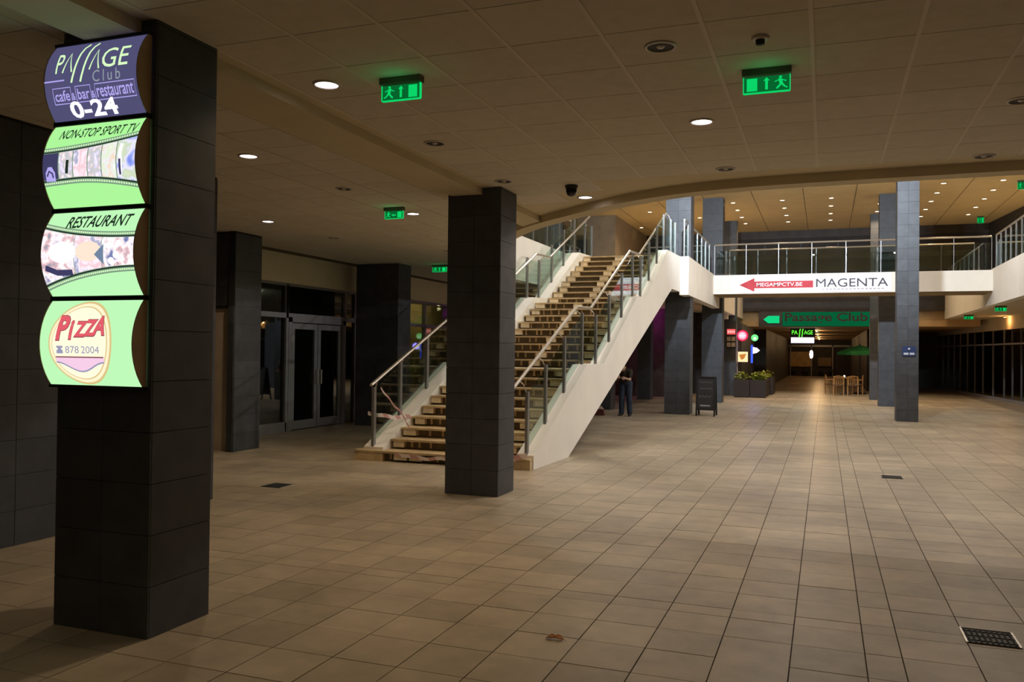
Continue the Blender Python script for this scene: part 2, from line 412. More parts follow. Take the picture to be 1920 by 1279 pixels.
for a, b, s in ((14.80,15.75,1),(15.77,16.72,-1)):
    lf = MB().box(XS-.03,XS+.03,a,a+.11,0.02,2.24).box(XS-.03,XS+.03,b-.11,b,0.02,2.24).box(XS-.03,XS+.03,a+.11,b-.11,2.12,2.24).box(XS-.03,XS+.03,a+.11,b-.11,0.02,0.20).build('door_leaf', m_frame, d2)
    box('pane', m_sglass, (XS-.005,XS+.005,a+.11,b-.11,0.20,2.12), lf)
    yh = b-.06 if s > 0 else a+.06
    MB().tube([(XS+.03,yh,0.95),(XS+.09,yh,0.95),(XS+.09,yh,1.25),(XS+.03,yh,1.25)],0.014,6).build('door_handle', m_steel, lf)
# second glazed bay beyond the column
w2 = struct(MB().box(XS-.05,XS+.03,17.35,30,3.0,3.06).box(XS-.05,XS+.05,17.35,30,0,0.12).build('window_2', m_frame))
for y in (17.4, 19.2, 21.0, 22.8, 24.6, 26.4): box('mullion', m_frame, (XS-.05,XS+.05,y-.04,y+.04,0,3.02), w2)
box('transom', m_frame, (XS-.05,XS+.05,17.35,28.2,2.34,2.42), w2)
for y in (17.4, 19.2, 21.0, 22.8, 24.6):
    box('pane', m_sglass, (XS-.004,XS+.004,y+.04,y+1.76,0.12,2.34), w2); box('pane', m_sglass, (XS-.004,XS+.004,y+.04,y+1.76,2.42,3.0), w2)
# rooms behind the glass
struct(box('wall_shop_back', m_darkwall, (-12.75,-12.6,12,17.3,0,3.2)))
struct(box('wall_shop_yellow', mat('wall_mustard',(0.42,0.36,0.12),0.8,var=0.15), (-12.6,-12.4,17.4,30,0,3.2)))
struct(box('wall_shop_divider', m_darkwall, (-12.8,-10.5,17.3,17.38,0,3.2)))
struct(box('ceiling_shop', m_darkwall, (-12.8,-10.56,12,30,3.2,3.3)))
# lower back walls left of the passage
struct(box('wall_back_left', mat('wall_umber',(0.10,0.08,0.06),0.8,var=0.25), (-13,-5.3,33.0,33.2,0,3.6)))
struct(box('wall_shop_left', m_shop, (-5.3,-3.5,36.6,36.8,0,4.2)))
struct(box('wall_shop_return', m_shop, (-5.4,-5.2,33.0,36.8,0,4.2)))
# right-hand glazed front, slightly skewed, under the upper floor
RF = [(8.6,14.0),(7.35,26.0),(6.70,33.6),(6.46,36.9),(6.21,39.9),(5.86,43.6),(5.48,48.5)]
wr = struct(MB().add([p for a in RF for p in ((a[0],a[1],2.75),(a[0],a[1],3.26))], [(2*i,2*i+2,2*i+3,2*i+1) for i in range(len(RF)-1)]).build('wall_right', m_wall))
for (xa, ya), (xb, yb) in zip(RF, RF[1:]):
    L = math.hypot(xb-xa, yb-ya); nn = max(1, round(L/1.25))
    for q in range(nn):
        t0 = q/nn; t1 = (q+1)/nn; P = (xa+(xb-xa)*t0, ya+(yb-ya)*t0); Q = (xa+(xb-xa)*t1, ya+(yb-ya)*t1)
        MB().bar((P[0],P[1],0),(P[0],P[1],2.75),0.06,0.06).build('mullion', m_dframe, wr)
        MB().add([(P[0],P[1],0.1),(Q[0],Q[1],0.1),(Q[0],Q[1],2.75),(P[0],P[1],2.75)],[(0,1,2,3)]).build('pane', m_sglass, wr)
    MB().bar((xa,ya,2.2),(xb,yb,2.2),0.05,0.06).build('transom', m_frame, wr)
    MB().bar((xa,ya,0.06),(xb,yb,0.06),0.08,0.12).build('sill', m_frame, wr)
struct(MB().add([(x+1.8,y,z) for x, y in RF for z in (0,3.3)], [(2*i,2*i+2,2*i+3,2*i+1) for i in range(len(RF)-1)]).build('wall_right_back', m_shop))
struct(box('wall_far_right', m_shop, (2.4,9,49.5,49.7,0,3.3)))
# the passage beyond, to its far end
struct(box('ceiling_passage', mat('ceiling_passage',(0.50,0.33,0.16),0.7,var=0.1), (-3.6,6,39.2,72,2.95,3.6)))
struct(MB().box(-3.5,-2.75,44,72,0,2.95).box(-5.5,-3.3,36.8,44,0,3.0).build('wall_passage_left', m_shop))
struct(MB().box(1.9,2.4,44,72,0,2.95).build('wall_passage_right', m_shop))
we = struct(MB().box(-3.5,2.4,72,72.2,0,3.0).build('wall_end', m_darkwall))
struct(box('wall_end_panel', mat('end_panel',(0.40,0.28,0.12),0.7,var=0.2), (-2.7,-0.95,71.9,72,0.75,1.95)))
box('shelf', mat('end_panel2',(0.20,0.14,0.07),0.7), (-0.5,0.5,71.85,72,0.8,1.5), we)
for x in (-2.3,-1.4,-0.3,0.4): box('bench_back', m_black, (x-.18,x+.18,71.6,71.9,0.35,0.62), we)
box('transom', m_frame, (-2.75,1.9,71.8,71.9,2.35,2.5), we)
for x in (-2.6,-1.0,0.6): box('mullion', m_frame, (x-.04,x+.04,71.8,71.9,0,2.5), we)

# ================================================================== COLUMNS
def column(x0, x1, y0, y1, h, label, course=0.3, faces='fblr', split=True, group=None):
    cx, cy = (x0+x1)/2, (y0+y1)/2
    t = thing('column', (cx, cy, 0), label, 'column', group)
    g = 0.012
    box('core', m_darkg, (x0+g, x1-g, y0+g, y1-g, 0, h), t)
    n = int(math.ceil(h/course))
    for c in range(n):
        z0 = c*course; z1 = min(h, z0+course); hh = z1-z0-0.004; zc = (z0+z1)/2
        if hh < 0.02: continue
        for f in faces:
            if f in 'fb':
                k = 2 if split and (x1-x0) > 0.5 else 1; w = (x1-x0)/k
                for q in range(k):
                    piece('cladding_tile', m_dark, (w-0.004, 0.012, hh), (x0+w*(q+.5), y0+0.006 if f == 'f' else y1-0.006, zc), t)
            else:
                piece('cladding_tile', m_dark, (0.012, y1-y0-0.026, hh), (x0+0.006 if f == 'l' else x1-0.006, cy, zc), t)
    return t
column(-4.41,-3.68,3.88,4.40,CZ-0.002,'dark tiled column at front left carrying the stacked light box signs')
column(-4.24,-3.56,9.17,9.70,CZ-0.002,'dark tiled column standing in front of the foot of the stairs')
column(-9.93,-8.86,16.6,17.2,CZ-0.002,'dark tiled column between the glass doors and the stairs',course=0.3)
column(-4.22,-3.52,23.70,24.3,HZ,'blue grey tiled column at the upper end of the stairs',faces='flr')
column(1.75,2.27,24.0,24.6,HZ,'blue grey tiled column with a small blue sign, right of the banner',faces='flr')
column(-4.05,-3.35,30.0,30.6,HZ,'dark tiled column behind the left end of the footbridge',course=0.6,faces='flr',split=False)
column(-3.92,-3.40,35.4,35.9,HZ,'slim dark column beside the neon signs, rising past the bridge',course=0.6,faces='flr',split=False)
column(1.70,2.22,30.86,31.4,HZ,'dark tiled column just behind the footbridge, left of the blue grey one',course=0.6,faces='flr',split=False)
column(1.62,2.0,35.1,35.5,HZ,'farthest slim dark column, next to the green parasol',course=0.6,faces='flr',split=False)
column(-6.55,-5.98,24.6,25.2,3.45,'dark tiled column under the upper floor, left of the bending person',course=0.6,faces='flr',split=False)
column(-6.45,-5.96,30.6,31.1,3.45,'dark tiled column in the purple lit corner behind the stairs',course=0.6,faces='flr',split=False)

# ================================================================== STAIRS
RS = UZ/27
def step_y(k):
    if k <= 9: return 11.40+0.325*(k-1)
    if k <= 18: return 15.25+0.325*(k-10)
    return 18.65+0.325*(k-19)
def xro(y): return -3.93+0.025*(y-11.35)
def xri(y): return xro(y)-0.26
def xlo(y): return -6.72+0.045*(y-11.35)
def xli(y): return xlo(y)+0.33
stair = thing('staircase', (-5.2,11.4,0), 'long straight white staircase with raw pine treads rising to the upper floor', 'staircase')
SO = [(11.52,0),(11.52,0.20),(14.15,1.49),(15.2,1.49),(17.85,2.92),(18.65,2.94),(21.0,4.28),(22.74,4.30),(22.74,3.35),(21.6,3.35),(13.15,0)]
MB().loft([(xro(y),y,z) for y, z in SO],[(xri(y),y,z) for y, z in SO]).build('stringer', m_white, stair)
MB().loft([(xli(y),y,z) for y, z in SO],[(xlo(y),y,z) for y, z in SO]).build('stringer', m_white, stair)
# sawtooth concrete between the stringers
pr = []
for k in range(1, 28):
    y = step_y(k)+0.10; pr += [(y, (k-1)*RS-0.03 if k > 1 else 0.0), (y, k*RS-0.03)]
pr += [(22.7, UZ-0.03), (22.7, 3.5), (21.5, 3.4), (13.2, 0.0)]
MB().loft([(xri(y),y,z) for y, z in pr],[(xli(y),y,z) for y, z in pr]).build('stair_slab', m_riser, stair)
rs = random.Random(5)
for k in range(1, 28):
    y0 = step_y(k); y1 = (step_y(k+1) if k < 27 else 22.7)+0.10; z = k*RS
    a, b = xli(y0)+0.01, xri(y0)-0.01
    if k == 1: a, b = xlo(y0)-0.12, xro(y0)-0.005
    n = 1
    brd = MB()
    for q in range(n):
        ya = y0+(y1-y0)*q/n; yb = y0+(y1-y0)*(q+1)/n-0.008
        brd.box(a+rs.uniform(0,.015), b-rs.uniform(0,.015), ya, yb, z-0.030, z+rs.uniform(-.002,.002))
    st = brd.build('tread', m_wood, stair)
    m = (a+b)/2; w = 0.17
    if k == 1:
        for ca, cb in ((xlo(y0)-0.10, xli(y0)+0.06), (xri(y0)-0.05, xro(y0)-0.01)):
            piece('block', m_wood, (cb-ca, 0.10, 0.122), ((ca+cb)/2, y0+0.055, 0.061), st)
    for cx in (a+0.12, m-0.05, b-0.14) if k > 1 else (xli(y0)+0.35, m-0.35, m+0.3):
        piece('block', m_block, (w+rs.uniform(0,.05), 0.11, RS-0.062), (cx+rs.uniform(-.03,.03), y0+0.065, z-0.03-(RS-0.062)/2), st)
    sl = MB()
    for q in range(9):
        if k > 19: break
        cx = a+0.3+(b-a-0.5)*q/8.5+rs.uniform(-.05,.05)
        sl.box(cx-0.018, cx+0.018, y0+0.075, y0+0.095, z-0.125, z-0.03)
    if sl.v: sl.build('slat', m_wood, st)['kind'] = 'stuff'

def rail_z(y):
    P = [(11.2,1.13),(14.3,2.50),(15.15,2.52),(18.1,3.92),(19.0,3.95),(22.0,5.36)]
    for (a, b), (c, d) in zip(P, P[1:]):
        if a <= y <= c: return b+(d-b)*(y-a)/(c-a)
    return P[-1][1]
def str_z(y):
    for (a, b), (c, d) in zip(SO[1:8], SO[2:8]):
        if a <= y <= c: return b+(d-b)*(y-a)/(c-a)
    return 4.3
PY = [11.56,12.35,13.25,14.22,15.08,16.0,16.95,17.86,18.6,19.45,20.3,21.1,22.0,22.6]
def balustrade(label, xp, xh):
    t = thing('stair_balustrade', (xp(11.5),11.5,0.15), label, 'railing', 'stair balustrades')
    for y in PY:
        x = xp(y); z0 = str_z(y)-0.02
        p = MB().box(x-.022,x+.022,y-.035,y+.035,z0,z0+0.92).build('post', m_post, t)
        if y < 22.1:
            rz = rail_z(max(11.25, y))
            MB().tube([(x,y,min(z0+0.86,rz-0.08)),((x+xh(y))/2,y,rz-0.07),(xh(y),y,rz-0.02)],0.009,6).build('bracket', m_steel, p)
    for a, b in zip(PY, PY[1:]):
        ya, yb = a+.05, b-.05
        xa, xb = xp(ya), xp(yb)
        za, zb = str_z(ya)+0.06, str_z(yb)+0.06
        MB().loft([(xa-.005,ya,za),(xb-.005,yb,zb),(xb-.005,yb,zb+0.80),(xa-.005,ya,za+0.80)],
                  [(xa+.005,ya,za),(xb+.005,yb,zb),(xb+.005,yb,zb+0.80),(xa+.005,ya,za+0.80)]).build('glass_panel', m_glass, t)
    ys_ = [11.28,14.3,15.15,18.1,19.0,22.0]
    MB().tube([(xh(y),y,rail_z(y)) for y in ys_],0.026,10).build('handrail', m_steel, t, smooth=False)
    return t
balustrade('glass balustrade with steel handrail along the right side of the stairs', lambda y: xro(y)-0.12, lambda y: xro(y)-0.24)
balustrade('glass balustrade with steel handrail on the left side of the stairs', lambda y: xlo(y)+0.14, lambda y: xlo(y)+0.26)

# striped barrier tape left on the stairs
m_tape = bpy.data.materials.new('barrier_tape'); m_tape.use_nodes = True
_n = m_tape.node_tree.nodes; _l = m_tape.node_tree.links
_g = _n.new('ShaderNodeNewGeometry'); _w = _n.new('ShaderNodeTexWave'); _w.inputs['Scale'].default_value = 2.2; _w.bands_direction = 'DIAGONAL'
_c = _n.new('ShaderNodeValToRGB'); _c.color_ramp.interpolation = 'CONSTANT'
_c.color_ramp.elements[0].color = (0.60,0.33,0.31,1); _c.color_ramp.elements[1].color = (0.80,0.68,0.64,1); _c.color_ramp.elements[1].position = 0.4
_l.new(_g.outputs['Position'],_w.inputs[0]); _l.new(_w.outputs[0],_c.inputs[0]); _l.new(_c.outputs[0],_n['Principled BSDF'].inputs[0])
def ribbon(name, pts, w, label, parent=None):
    mb = MB(); P = [Vector(p) for p in pts]; n = len(P)
    vs = [p+Vector((0,0,w/2)) for p in P]+[p-Vector((0,0,w/2)) for p in P]+[p+Vector((0,0.004,w/2)) for p in P]+[p+Vector((0,0.004,-w/2)) for p in P]
    fs = [(i,i+1,n+i+1,n+i) for i in range(n-1)]+[(2*n+i,3*n+i,3*n+i+1,2*n+i+1) for i in range(n-1)]+[(i,2*n+i,2*n+i+1,i+1) for i in range(n-1)]+[(n+i,n+i+1,3*n+i+1,3*n+i) for i in range(n-1)]
    o = mb.add(vs, fs).build(name, m_tape, parent); 
    return prop(o, label, 'tape', 'barrier tapes on the stairs') if parent is None else o
def sag(a, b, s, n=10): return [(a[0]+(b[0]-a[0])*t/n, a[1]+(b[1]-a[1])*t/n, a[2]+(b[2]-a[2])*t/n-s*4*(t/n)*(1-t/n)+0.012*math.sin(5*t)) for t in range(n+1)]
ribbon('barrier_tape', sag((-6.64,11.50,0.72),(-6.33,12.35,0.62),0.03), 0.06, 'pink striped barrier tape tied across the lowest left railing posts')
ribbon('barrier_tape', sag((-6.45,11.55,1.12),(-6.20,11.80,0.70),0.02)+sag((-6.2,11.8,0.70),(-6.1,11.85,0.48),0.0), 0.035, 'pink striped barrier tape hanging down from the lower end of the left handrail')
ribbon('barrier_tape', sag((-6.1,11.40,0.13),(-4.9,11.385,0.14),0.05,14), 0.05, 'pink striped barrier tape trailing along the lowest pine step')
ribbon('barrier_tape', sag((-4.55,18.5,3.0),(-3.95,18.45,3.25),0.15,12)+sag((-3.95,18.45,3.25),(-4.6,18.6,2.95),0.1,12), 0.20, 'bunched pink striped barrier tape beside the upper stair landing')
ribbon('barrier_tape', sag((-4.20,11.37,0.20),(-3.98,11.37,0.22),0.03,6)+sag((-3.98,11.37,0.22),(-4.2,11.38,0.13),-0.02,6), 0.07, 'small knot of red barrier tape at the right foot of the stairs')

# ================================================================== BRIDGE AND UPPER RAILINGS
br = thing('footbridge', (0.6,28.3,3.65), 'cream footbridge crossing the hall on the upper level', 'bridge')
box('deck', m_wall, (-3.45,4.65,28.34,29.9,3.72,UZ+0.02), br)
box('fascia', m_fascia, (-3.45,4.65,28.28,28.36,3.66,UZ+0.08), br)
box('fascia', m_fascia, (-3.45,4.65,29.88,29.96,3.66,UZ+0.08), br)
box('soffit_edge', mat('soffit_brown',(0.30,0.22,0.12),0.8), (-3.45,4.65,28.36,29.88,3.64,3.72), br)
def railing(label, P, Q, z, n, gm=None, pw=0.035):
    t = thing('glass_railing', (P[0],P[1],z), label, 'railing')
    P = Vector((*P, z)); Q = Vector((*Q, z)); d = (Q-P)
    for i in range(n+1):
        p = P+d*i/n
        MB().bar(p, p+Vector((0,0,0.98)), pw, 0.045).build('post', m_post, t)
        if i < n:
            q = P+d*(i+1)/n; e = (q-p).normalized()*0.05; s = Vector((-e.y, e.x, 0))*0.12
            A = [p+e+Vector((0,0,0.06)), q-e+Vector((0,0,0.06)), q-e+Vector((0,0,0.80)), p+e+Vector((0,0,0.80))]
            MB().loft([v-s for v in A],[v+s for v in A]).build('glass_panel', gm or m_glass, t)
    MB().tube([P+Vector((0,0,1.0)), Q+Vector((0,0,1.0))],0.026,8).build('handrail', m_steel, t)
    return t
railing('glass railing along the front of the footbridge above the banner', (-3.42,28.32), (4.62,28.32), UZ+0.08, 8, m_bglass, 0.016)
railing('glass railing along the rear edge of the footbridge', (-3.1,29.92), (4.4,29.92), UZ+0.08, 8, m_bglass, 0.016)
railing('glass railing on the right upper floor edge in front of the bridge', (4.72,22.0), (4.72,28.2), UZ+0.1, 9)
railing('glass railing on the right upper floor edge beyond the bridge', (4.72,31.2), (4.72,38.4), UZ+0.1, 7)
railing('glass railing on the upper floor edge left of the stairs', (-6.62,16.0), (-6.62,22.4), UZ+0.13, 6)
railing('short glass railing beside the column at the stair head', (-3.58,22.95), (-3.58,23.6), UZ+0.12, 1)
railing('glass railing on the left upper floor edge before the bridge', (-3.58,24.5), (-3.58,28.2), UZ+0.12, 4)

# banner
m_ban = mat('banner_cloth',(0.86,0.82,0.84),0.8,var=0.03)
bn = thing('banner', (-0.4,28.27,3.68), 'long white banner with a red arrow and the word MAGENTA on the footbridge', 'banner')
MB().box(-2.68,1.9,28.262,28.274,3.69,UZ+0.06).build('cloth', m_ban, bn)
m_red = mat('banner_red',(0.50,0.045,0.06),0.7,var=0.1); m_bt = mat('banner_grey',(0.06,0.06,0.075),0.7)
zc = 3.945
MB().add([(-2.62,28.258,zc),(-2.15,28.258,zc+0.22),(-2.15,28.258,zc+0.11),(-0.36,28.258,zc+0.11),(-0.36,28.258,zc-0.11),(-2.15,28.258,zc-0.11),(-2.15,28.258,zc-0.22)],[(0,1,2,3,4,5,6)]).build('arrow', m_red, bn)
flat_text('MEGAMPCTV.BE', -2.08, 28.254, zc-0.055, m_ban, bn, bold=0.012, width=1.4, height=0.12)
flat_text('MAGENTA', -0.27, 28.254, zc-0.10, m_bt, bn, width=2.08, height=0.26)
MB().add([p for q in range(16) for p in ((-0.1+q*0.115,28.254,zc-0.185),(-0.03+q*0.115,28.254,zc-0.185),(-0.03+q*0.115,28.254,zc-0.155),(-0.1+q*0.115,28.254,zc-0.155))],
         [(4*q,4*q+1,4*q+2,4*q+3) for q in range(16)]).build('small_print', mat('banner_faint',(0.45,0.42,0.45),0.8), bn)

# ================================================================== CEILING FIXTURES
def downlight(x, y, z, lit, label, group, r=0.085, warm=False, energy=None, lampon=True, col=(1,0.80,0.55), cone=2.5):
    t = thing('downlight', (x,y,z), label, 'downlight', group)
    MB().lathe((x,y,z),[(r*0.98,0.0),(r*1.0,-0.012),(r*1.18,-0.010),(r*1.22,0.0)]).build('ring', m_ring, t, smooth=True)
    if lit:
        MB().lathe((x,y,z),[(0.001,-0.010),(r*0.6,-0.009),(r*0.97,-0.003)]).build('lens', m_lampw if warm else m_lamp, t, smooth=True)
        if lampon: lamp('lamp', 'SPOT', (x,y,z-0.03), energy, col, t, spot=cone, size=0.06)
    else:
        MB().lathe((x,y,z),[(0.001,-0.002),(r*0.97,-0.004)]).build('recess', m_ringd, t)
        MB().lathe((x,y,z),[(0.001,-0.016),(0.02,-0.013),(0.028,-0.004)]).build('bulb', m_ring, t, smooth=True)
    return t
WARM = (1.0, 0.74, 0.46); COOLW = (1.0, 0.93, 0.87)
LIT = [(-3.41,5.25,'lit downlight left of the nearest exit sign'),(-5.42,6.96,'lit downlight just right of the light box column'),
       (-7.91,10.64,'lit downlight above the dark niche by the glass doors'),(-5.45,10.62,'lit downlight right beside the small middle exit sign'),
       (-2.80,10.10,'lit downlight next to the dome camera'),(-0.97,7.08,'lit downlight left below the right exit sign')]
for x, y, l in LIT: downlight(x, y, CZ, True, l, 'lit downlights in the low ceiling', energy=E_DOWN, col=WARM)
UNL = [(-0.98,5.26,'large unlit downlight nearest the top of the ceiling'),(-3.41,7.06,'unlit downlight above the dark column, behind the nearest exit sign'),
       (-5.41,8.73,'unlit downlight left of the ceiling beam'),(-3.42,8.88,'unlit downlight directly over the column before the stairs'),
       (-0.98,8.97,'unlit downlight close to the middle of the curved ceiling edge'),(1.42,9.13,'unlit downlight near the curved edge at far right'),
       (1.37,7.22,'unlit downlight cut by the right edge of the photo'),(-7.97,12.55,'faint unlit downlight deep in the left ceiling')]
for x, y, l in UNL: downlight(x, y, CZ, False, l, 'unlit downlights in the low ceiling')
# more of the same row behind the camera
for x, y, w_ in ((-0.98,1.2,'straight overhead'),(-3.41,-0.6,'to the left')): downlight(x, y, CZ, True, 'lit downlight of the low ceiling beside the viewpoint, '+w_, 'lit downlights behind the viewpoint', energy=E_DOWN*0.8, col=WARM)
for i, x in enumerate((-3.13,-1.44,0.18,1.82,3.47,5.12)):
    for j, y in enumerate((29.5,31.15,32.8,34.55,36.25)):
        if x < 3 and j == 0: continue
        downlight(x, y, HZ, True, 'warm high ceiling downlight, %s row from the left, %s one from the bridge' % (('first','second','third','fourth','fifth','sixth')[i],('first','second','third','fourth','fifth')[j if x > 3 else j-1]), 'warm downlights in the high ceiling', r=0.08, warm=True, energy=E_HIGH, col=WARM, lampon=(i % 2 == j % 2))
for x, y, l in ((-7.5,36.2,'lower of two warm downlights above the stair head'),(-6.37,32.3,'upper of two warm downlights above the stair head'),(-4.73,34.2,'warm downlight right of the column at the stair head')):
    downlight(x, y, HZ, True, l, 'warm downlights in the high ceiling', r=0.08, warm=True, energy=E_HIGH, col=WARM, lampon=(x > -7))
# floodlights of the double-height hall (up in its ceiling, over the void)
for x in (-5.0,-0.6,3.4):
    for y in (11.6,16.0,20.5,25.0):
        downlight(x, y, HZ, True, 'large downlight high over the %s of the hall, %s from the curved lip' % ({-5.0:'left',-0.6:'middle',3.4:'right'}[x],{11.6:'first',16.0:'second',20.5:'third',25.0:'fourth'}[y]), 'hall floodlights', r=0.14, energy=E_ATR, col=COOLW, cone=3.05)

# unseen fill lamps, added to brighten columns, bridge, stair sides and left fascia
def fill_light(x, y, z, aim, label, energy, col, ang):
    t = thing('fill_light', (x,y,z), label, 'fill_light', 'hall floodlights')
    d = (Vector(aim)-Vector((x,y,z))).normalized(); q = d.to_track_quat('-Z','Y').to_euler(); c = Vector((x,y,z))
    MB().bar(c-d*0.12, c, 0.30, 0.22).build('housing', m_black, t)
    MB().bar(c, c+d*0.01, 0.26, 0.18).build('lens', m_lamp, t)
    MB().tube([c-d*0.06, (c-d*0.06)*1.0+(Vector((0,0,HZ-z)) if x < 7 else Vector((0.19,0,0)))],0.02,6).build('bracket', m_black, t)
    lamp('lamp','SPOT',c+d*0.05,energy,col,t,spot=ang,size=0.12,rot=q)
fill_light(0.9,18.5,6.8,(1.6,27,4.9),'unseen fill light added under the high ceiling over the middle of the hall',E_FILL*2.9,(0.78,0.88,1.0),1.45)
fill_light(-2.6,18.5,6.8,(-3.6,27,4.9),'unseen fill light added under the high ceiling over the stairs',E_FILL*2.9,(0.78,0.88,1.0),1.45)
fill_light(8.0,14.5,6.3,(-5,14.5,3.0),'unseen fill light added on the right upper wall, nearer one',E_FILL,(1.0,0.97,0.94),1.9)
fill_light(8.0,20.5,6.3,(-6,20,3.2),'unseen fill light added on the right upper wall, farther one',E_FILL,(1.0,0.97,0.94),1.9)

# exit signs
m_ex = emit('exit_green', lin((10,205,100)), 1.0); m_exd = emit('exit_dark_green', lin((6,95,42)), 1.0)
m_exh = mat('exit_housing',(0.10,0.075,0.05),0.5)
def exit_sign(x, y, z, label, flip=False, w=0.30, h=0.108, drop=0.02, up=False, far=False):
    t = thing('exit_sign', (x,y,z), label, 'exit sign', 'green exit signs')
    box('housing', m_exh, (x-w/2-.01,x+w/2+.01,y-.035,y+.035,z-0.045,z), t)
    z1 = z-0.05; z0 = z1-h
    pn = box('panel', m_exd, (x-w/2,x+w/2,y-.006,y+.006,z0,z1), t)
    yy = y-0.009; s = -1 if flip else 1
    def P(u): return x+s*(u-0.5)*w
    def quadm(mb, pts): return mb.add([(P(u), yy, z0+v*h) for u, v in pts], [tuple(range(len(pts)))])
    quadm(MB(), [(0.70,0.10),(0.93,0.10),(0.93,0.90),(0.70,0.90)]).build('door_symbol', m_ex, pn)
    a = MB()
    if up: quadm(a, [(0.36,0.45),(0.48,0.62),(0.48,0.52),(0.62,0.52),(0.62,0.38),(0.48,0.38),(0.48,0.28)])
    else: quadm(a, [(0.43,0.70),(0.50,0.92),(0.57,0.70),(0.53,0.70),(0.53,0.15),(0.47,0.15),(0.47,0.70)])
    a.build('arrow_symbol', m_ex, pn)
    r = MB()
    quadm(r, [(0.20+0.035*math.cos(k*.785), 0.86+0.085*math.sin(k*.785)) for k in range(8)])
    quadm(r, [(0.17,0.76),(0.25,0.78),(0.22,0.42),(0.14,0.42)]); quadm(r, [(0.15,0.45),(0.21,0.45),(0.30,0.20),(0.27,0.12),(0.24,0.20)])
    quadm(r, [(0.14,0.45),(0.19,0.45),(0.14,0.26),(0.06,0.14),(0.04,0.2),(0.10,0.30)]); quadm(r, [(0.22,0.74),(0.24,0.66),(0.32,0.56),(0.33,0.62)])
    quadm(r, [(0.18,0.74),(0.16,0.66),(0.09,0.56),(0.07,0.62)])
    r.build('figure_symbol', m_ex, pn)
    fr = MB().box(x-w/2-.004,x-w/2+.002,y-.012,y+.012,z0,z1).box(x+w/2-.002,x+w/2+.004,y-.012,y+.012,z0,z1).box(x-w/2,x+w/2,y-.012,y+.012,z0-.004,z0+.002)
    fr.build('panel_edge', m_ex, pn)
    if not far: lamp('lamp', 'POINT', (x,y-0.10,z-0.13), 0.16, (0.05,1.0,0.35), t, size=0.10)
    return t
exit_sign(-2.82,5.29,CZ,'nearest green exit sign with the running figure at its left')
exit_sign(-0.38,5.91,CZ,'green exit sign at upper right with the running figure at its right',flip=True)
exit_sign(-5.47,10.1,CZ,'small green exit sign with a sideways arrow beside a lit downlight',up=True,w=0.27,h=0.10)
exit_sign(-8.12,17.15,CZ,'small green exit sign beside the column in front of the stairs',w=0.34)
for y, l in ((29.0,'nearest green exit sign under the right upper floor'),(35.05,'second green exit sign under the right upper floor'),(41.5,'farthest green exit sign under the right upper floor')):
    exit_sign(4.98,y,3.25,l,w=0.30,far=True)
exit_sign(5.62,36.8,HZ,'small green exit sign in the high ceiling beyond the bridge',w=0.22,h=0.22,far=True)
exit_sign(5.72,29.7,HZ,'green exit sign in the high ceiling at the right photo edge',w=0.35,h=0.22,far=True)
# dome camera and detector
t = thing('dome_camera', (-2.76,9.35,CZ), 'black dome security camera under the ceiling near the curved edge', 'camera')
MB().lathe((-2.76,9.35,CZ),[(0.075,0),(0.075,-0.02),(0.066,-0.035)]).build('base', m_black, t)
MB().lathe((-2.76,9.35,CZ),[(0.066,-0.03),(0.062,-0.075),(0.045,-0.115),(0.02,-0.13),(0.001,-0.132)]).build('dome', mat('dome_black',(0.01,0.008,0.008),0.12,spec=0.6), t, smooth=True)
t = thing('smoke_detector', (-0.38,5.3,CZ), 'small brown smoke detector above the right exit sign', 'detector')
MB().lathe((-0.38,5.3,CZ),[(0.055,0),(0.052,-0.015),(0.03,-0.02)]).build('base', m_ring, t, smooth=True)
MB().lathe((-0.38,5.3,CZ),[(0.028,-0.018),(0.026,-0.045),(0.001,-0.05)]).build('sensor', m_ringd, t, smooth=True)

# ================================================================== LIGHT BOX SIGNS ON THE FIRST COLUMN
SX0, SX1, YF, SAG = -4.43, -3.72, 3.855, 0.088
def cyl_y(z, zc, h, lift=0.0):
    R = (h*h/4+SAG*SAG)/(2*SAG); d = max(-h/2, min(h/2, z-zc))
    return YF-(math.sqrt(R*R-d*d)-(R-SAG))-lift
def wrapped(name, V, F, m, parent, x0, zb, zc, h, lift):
    """a flat print (u right, v up) bent onto the convex face"""
    bm = bmesh.new(); vs = [bm.verts.new((u, 0, v)) for u, v in V]
    for f in F:
        try: bm.faces.new([vs[i] for i in f])
        except ValueError: pass
    lo = min(v for u, v in V); hi = max(v for u, v in V); z = math.floor(lo/0.03)*0.03
    while z < hi:
        if z > lo: bmesh.ops.bisect_plane(bm, geom=bm.verts[:]+bm.edges[:]+bm.faces[:], plane_co=(0,0,z), plane_no=(0,0,1))
        z += 0.03
    org = ROOT[parent.name]
    for v in bm.verts:
        X, Z = x0+v.co.x, zb+v.co.z; v.co = Vector((X, cyl_y(Z, zc, h, lift), Z))-org
    bmesh.ops.recalc_face_normals(bm, faces=bm.faces)
    me = bpy.data.meshes.new(name); bm.to_mesh(me); bm.free(); me.materials.append(m)
    o = bpy.data.objects.new(name, me); COL.objects.link(o); o.parent = parent; ROOT[o.name] = org; return o
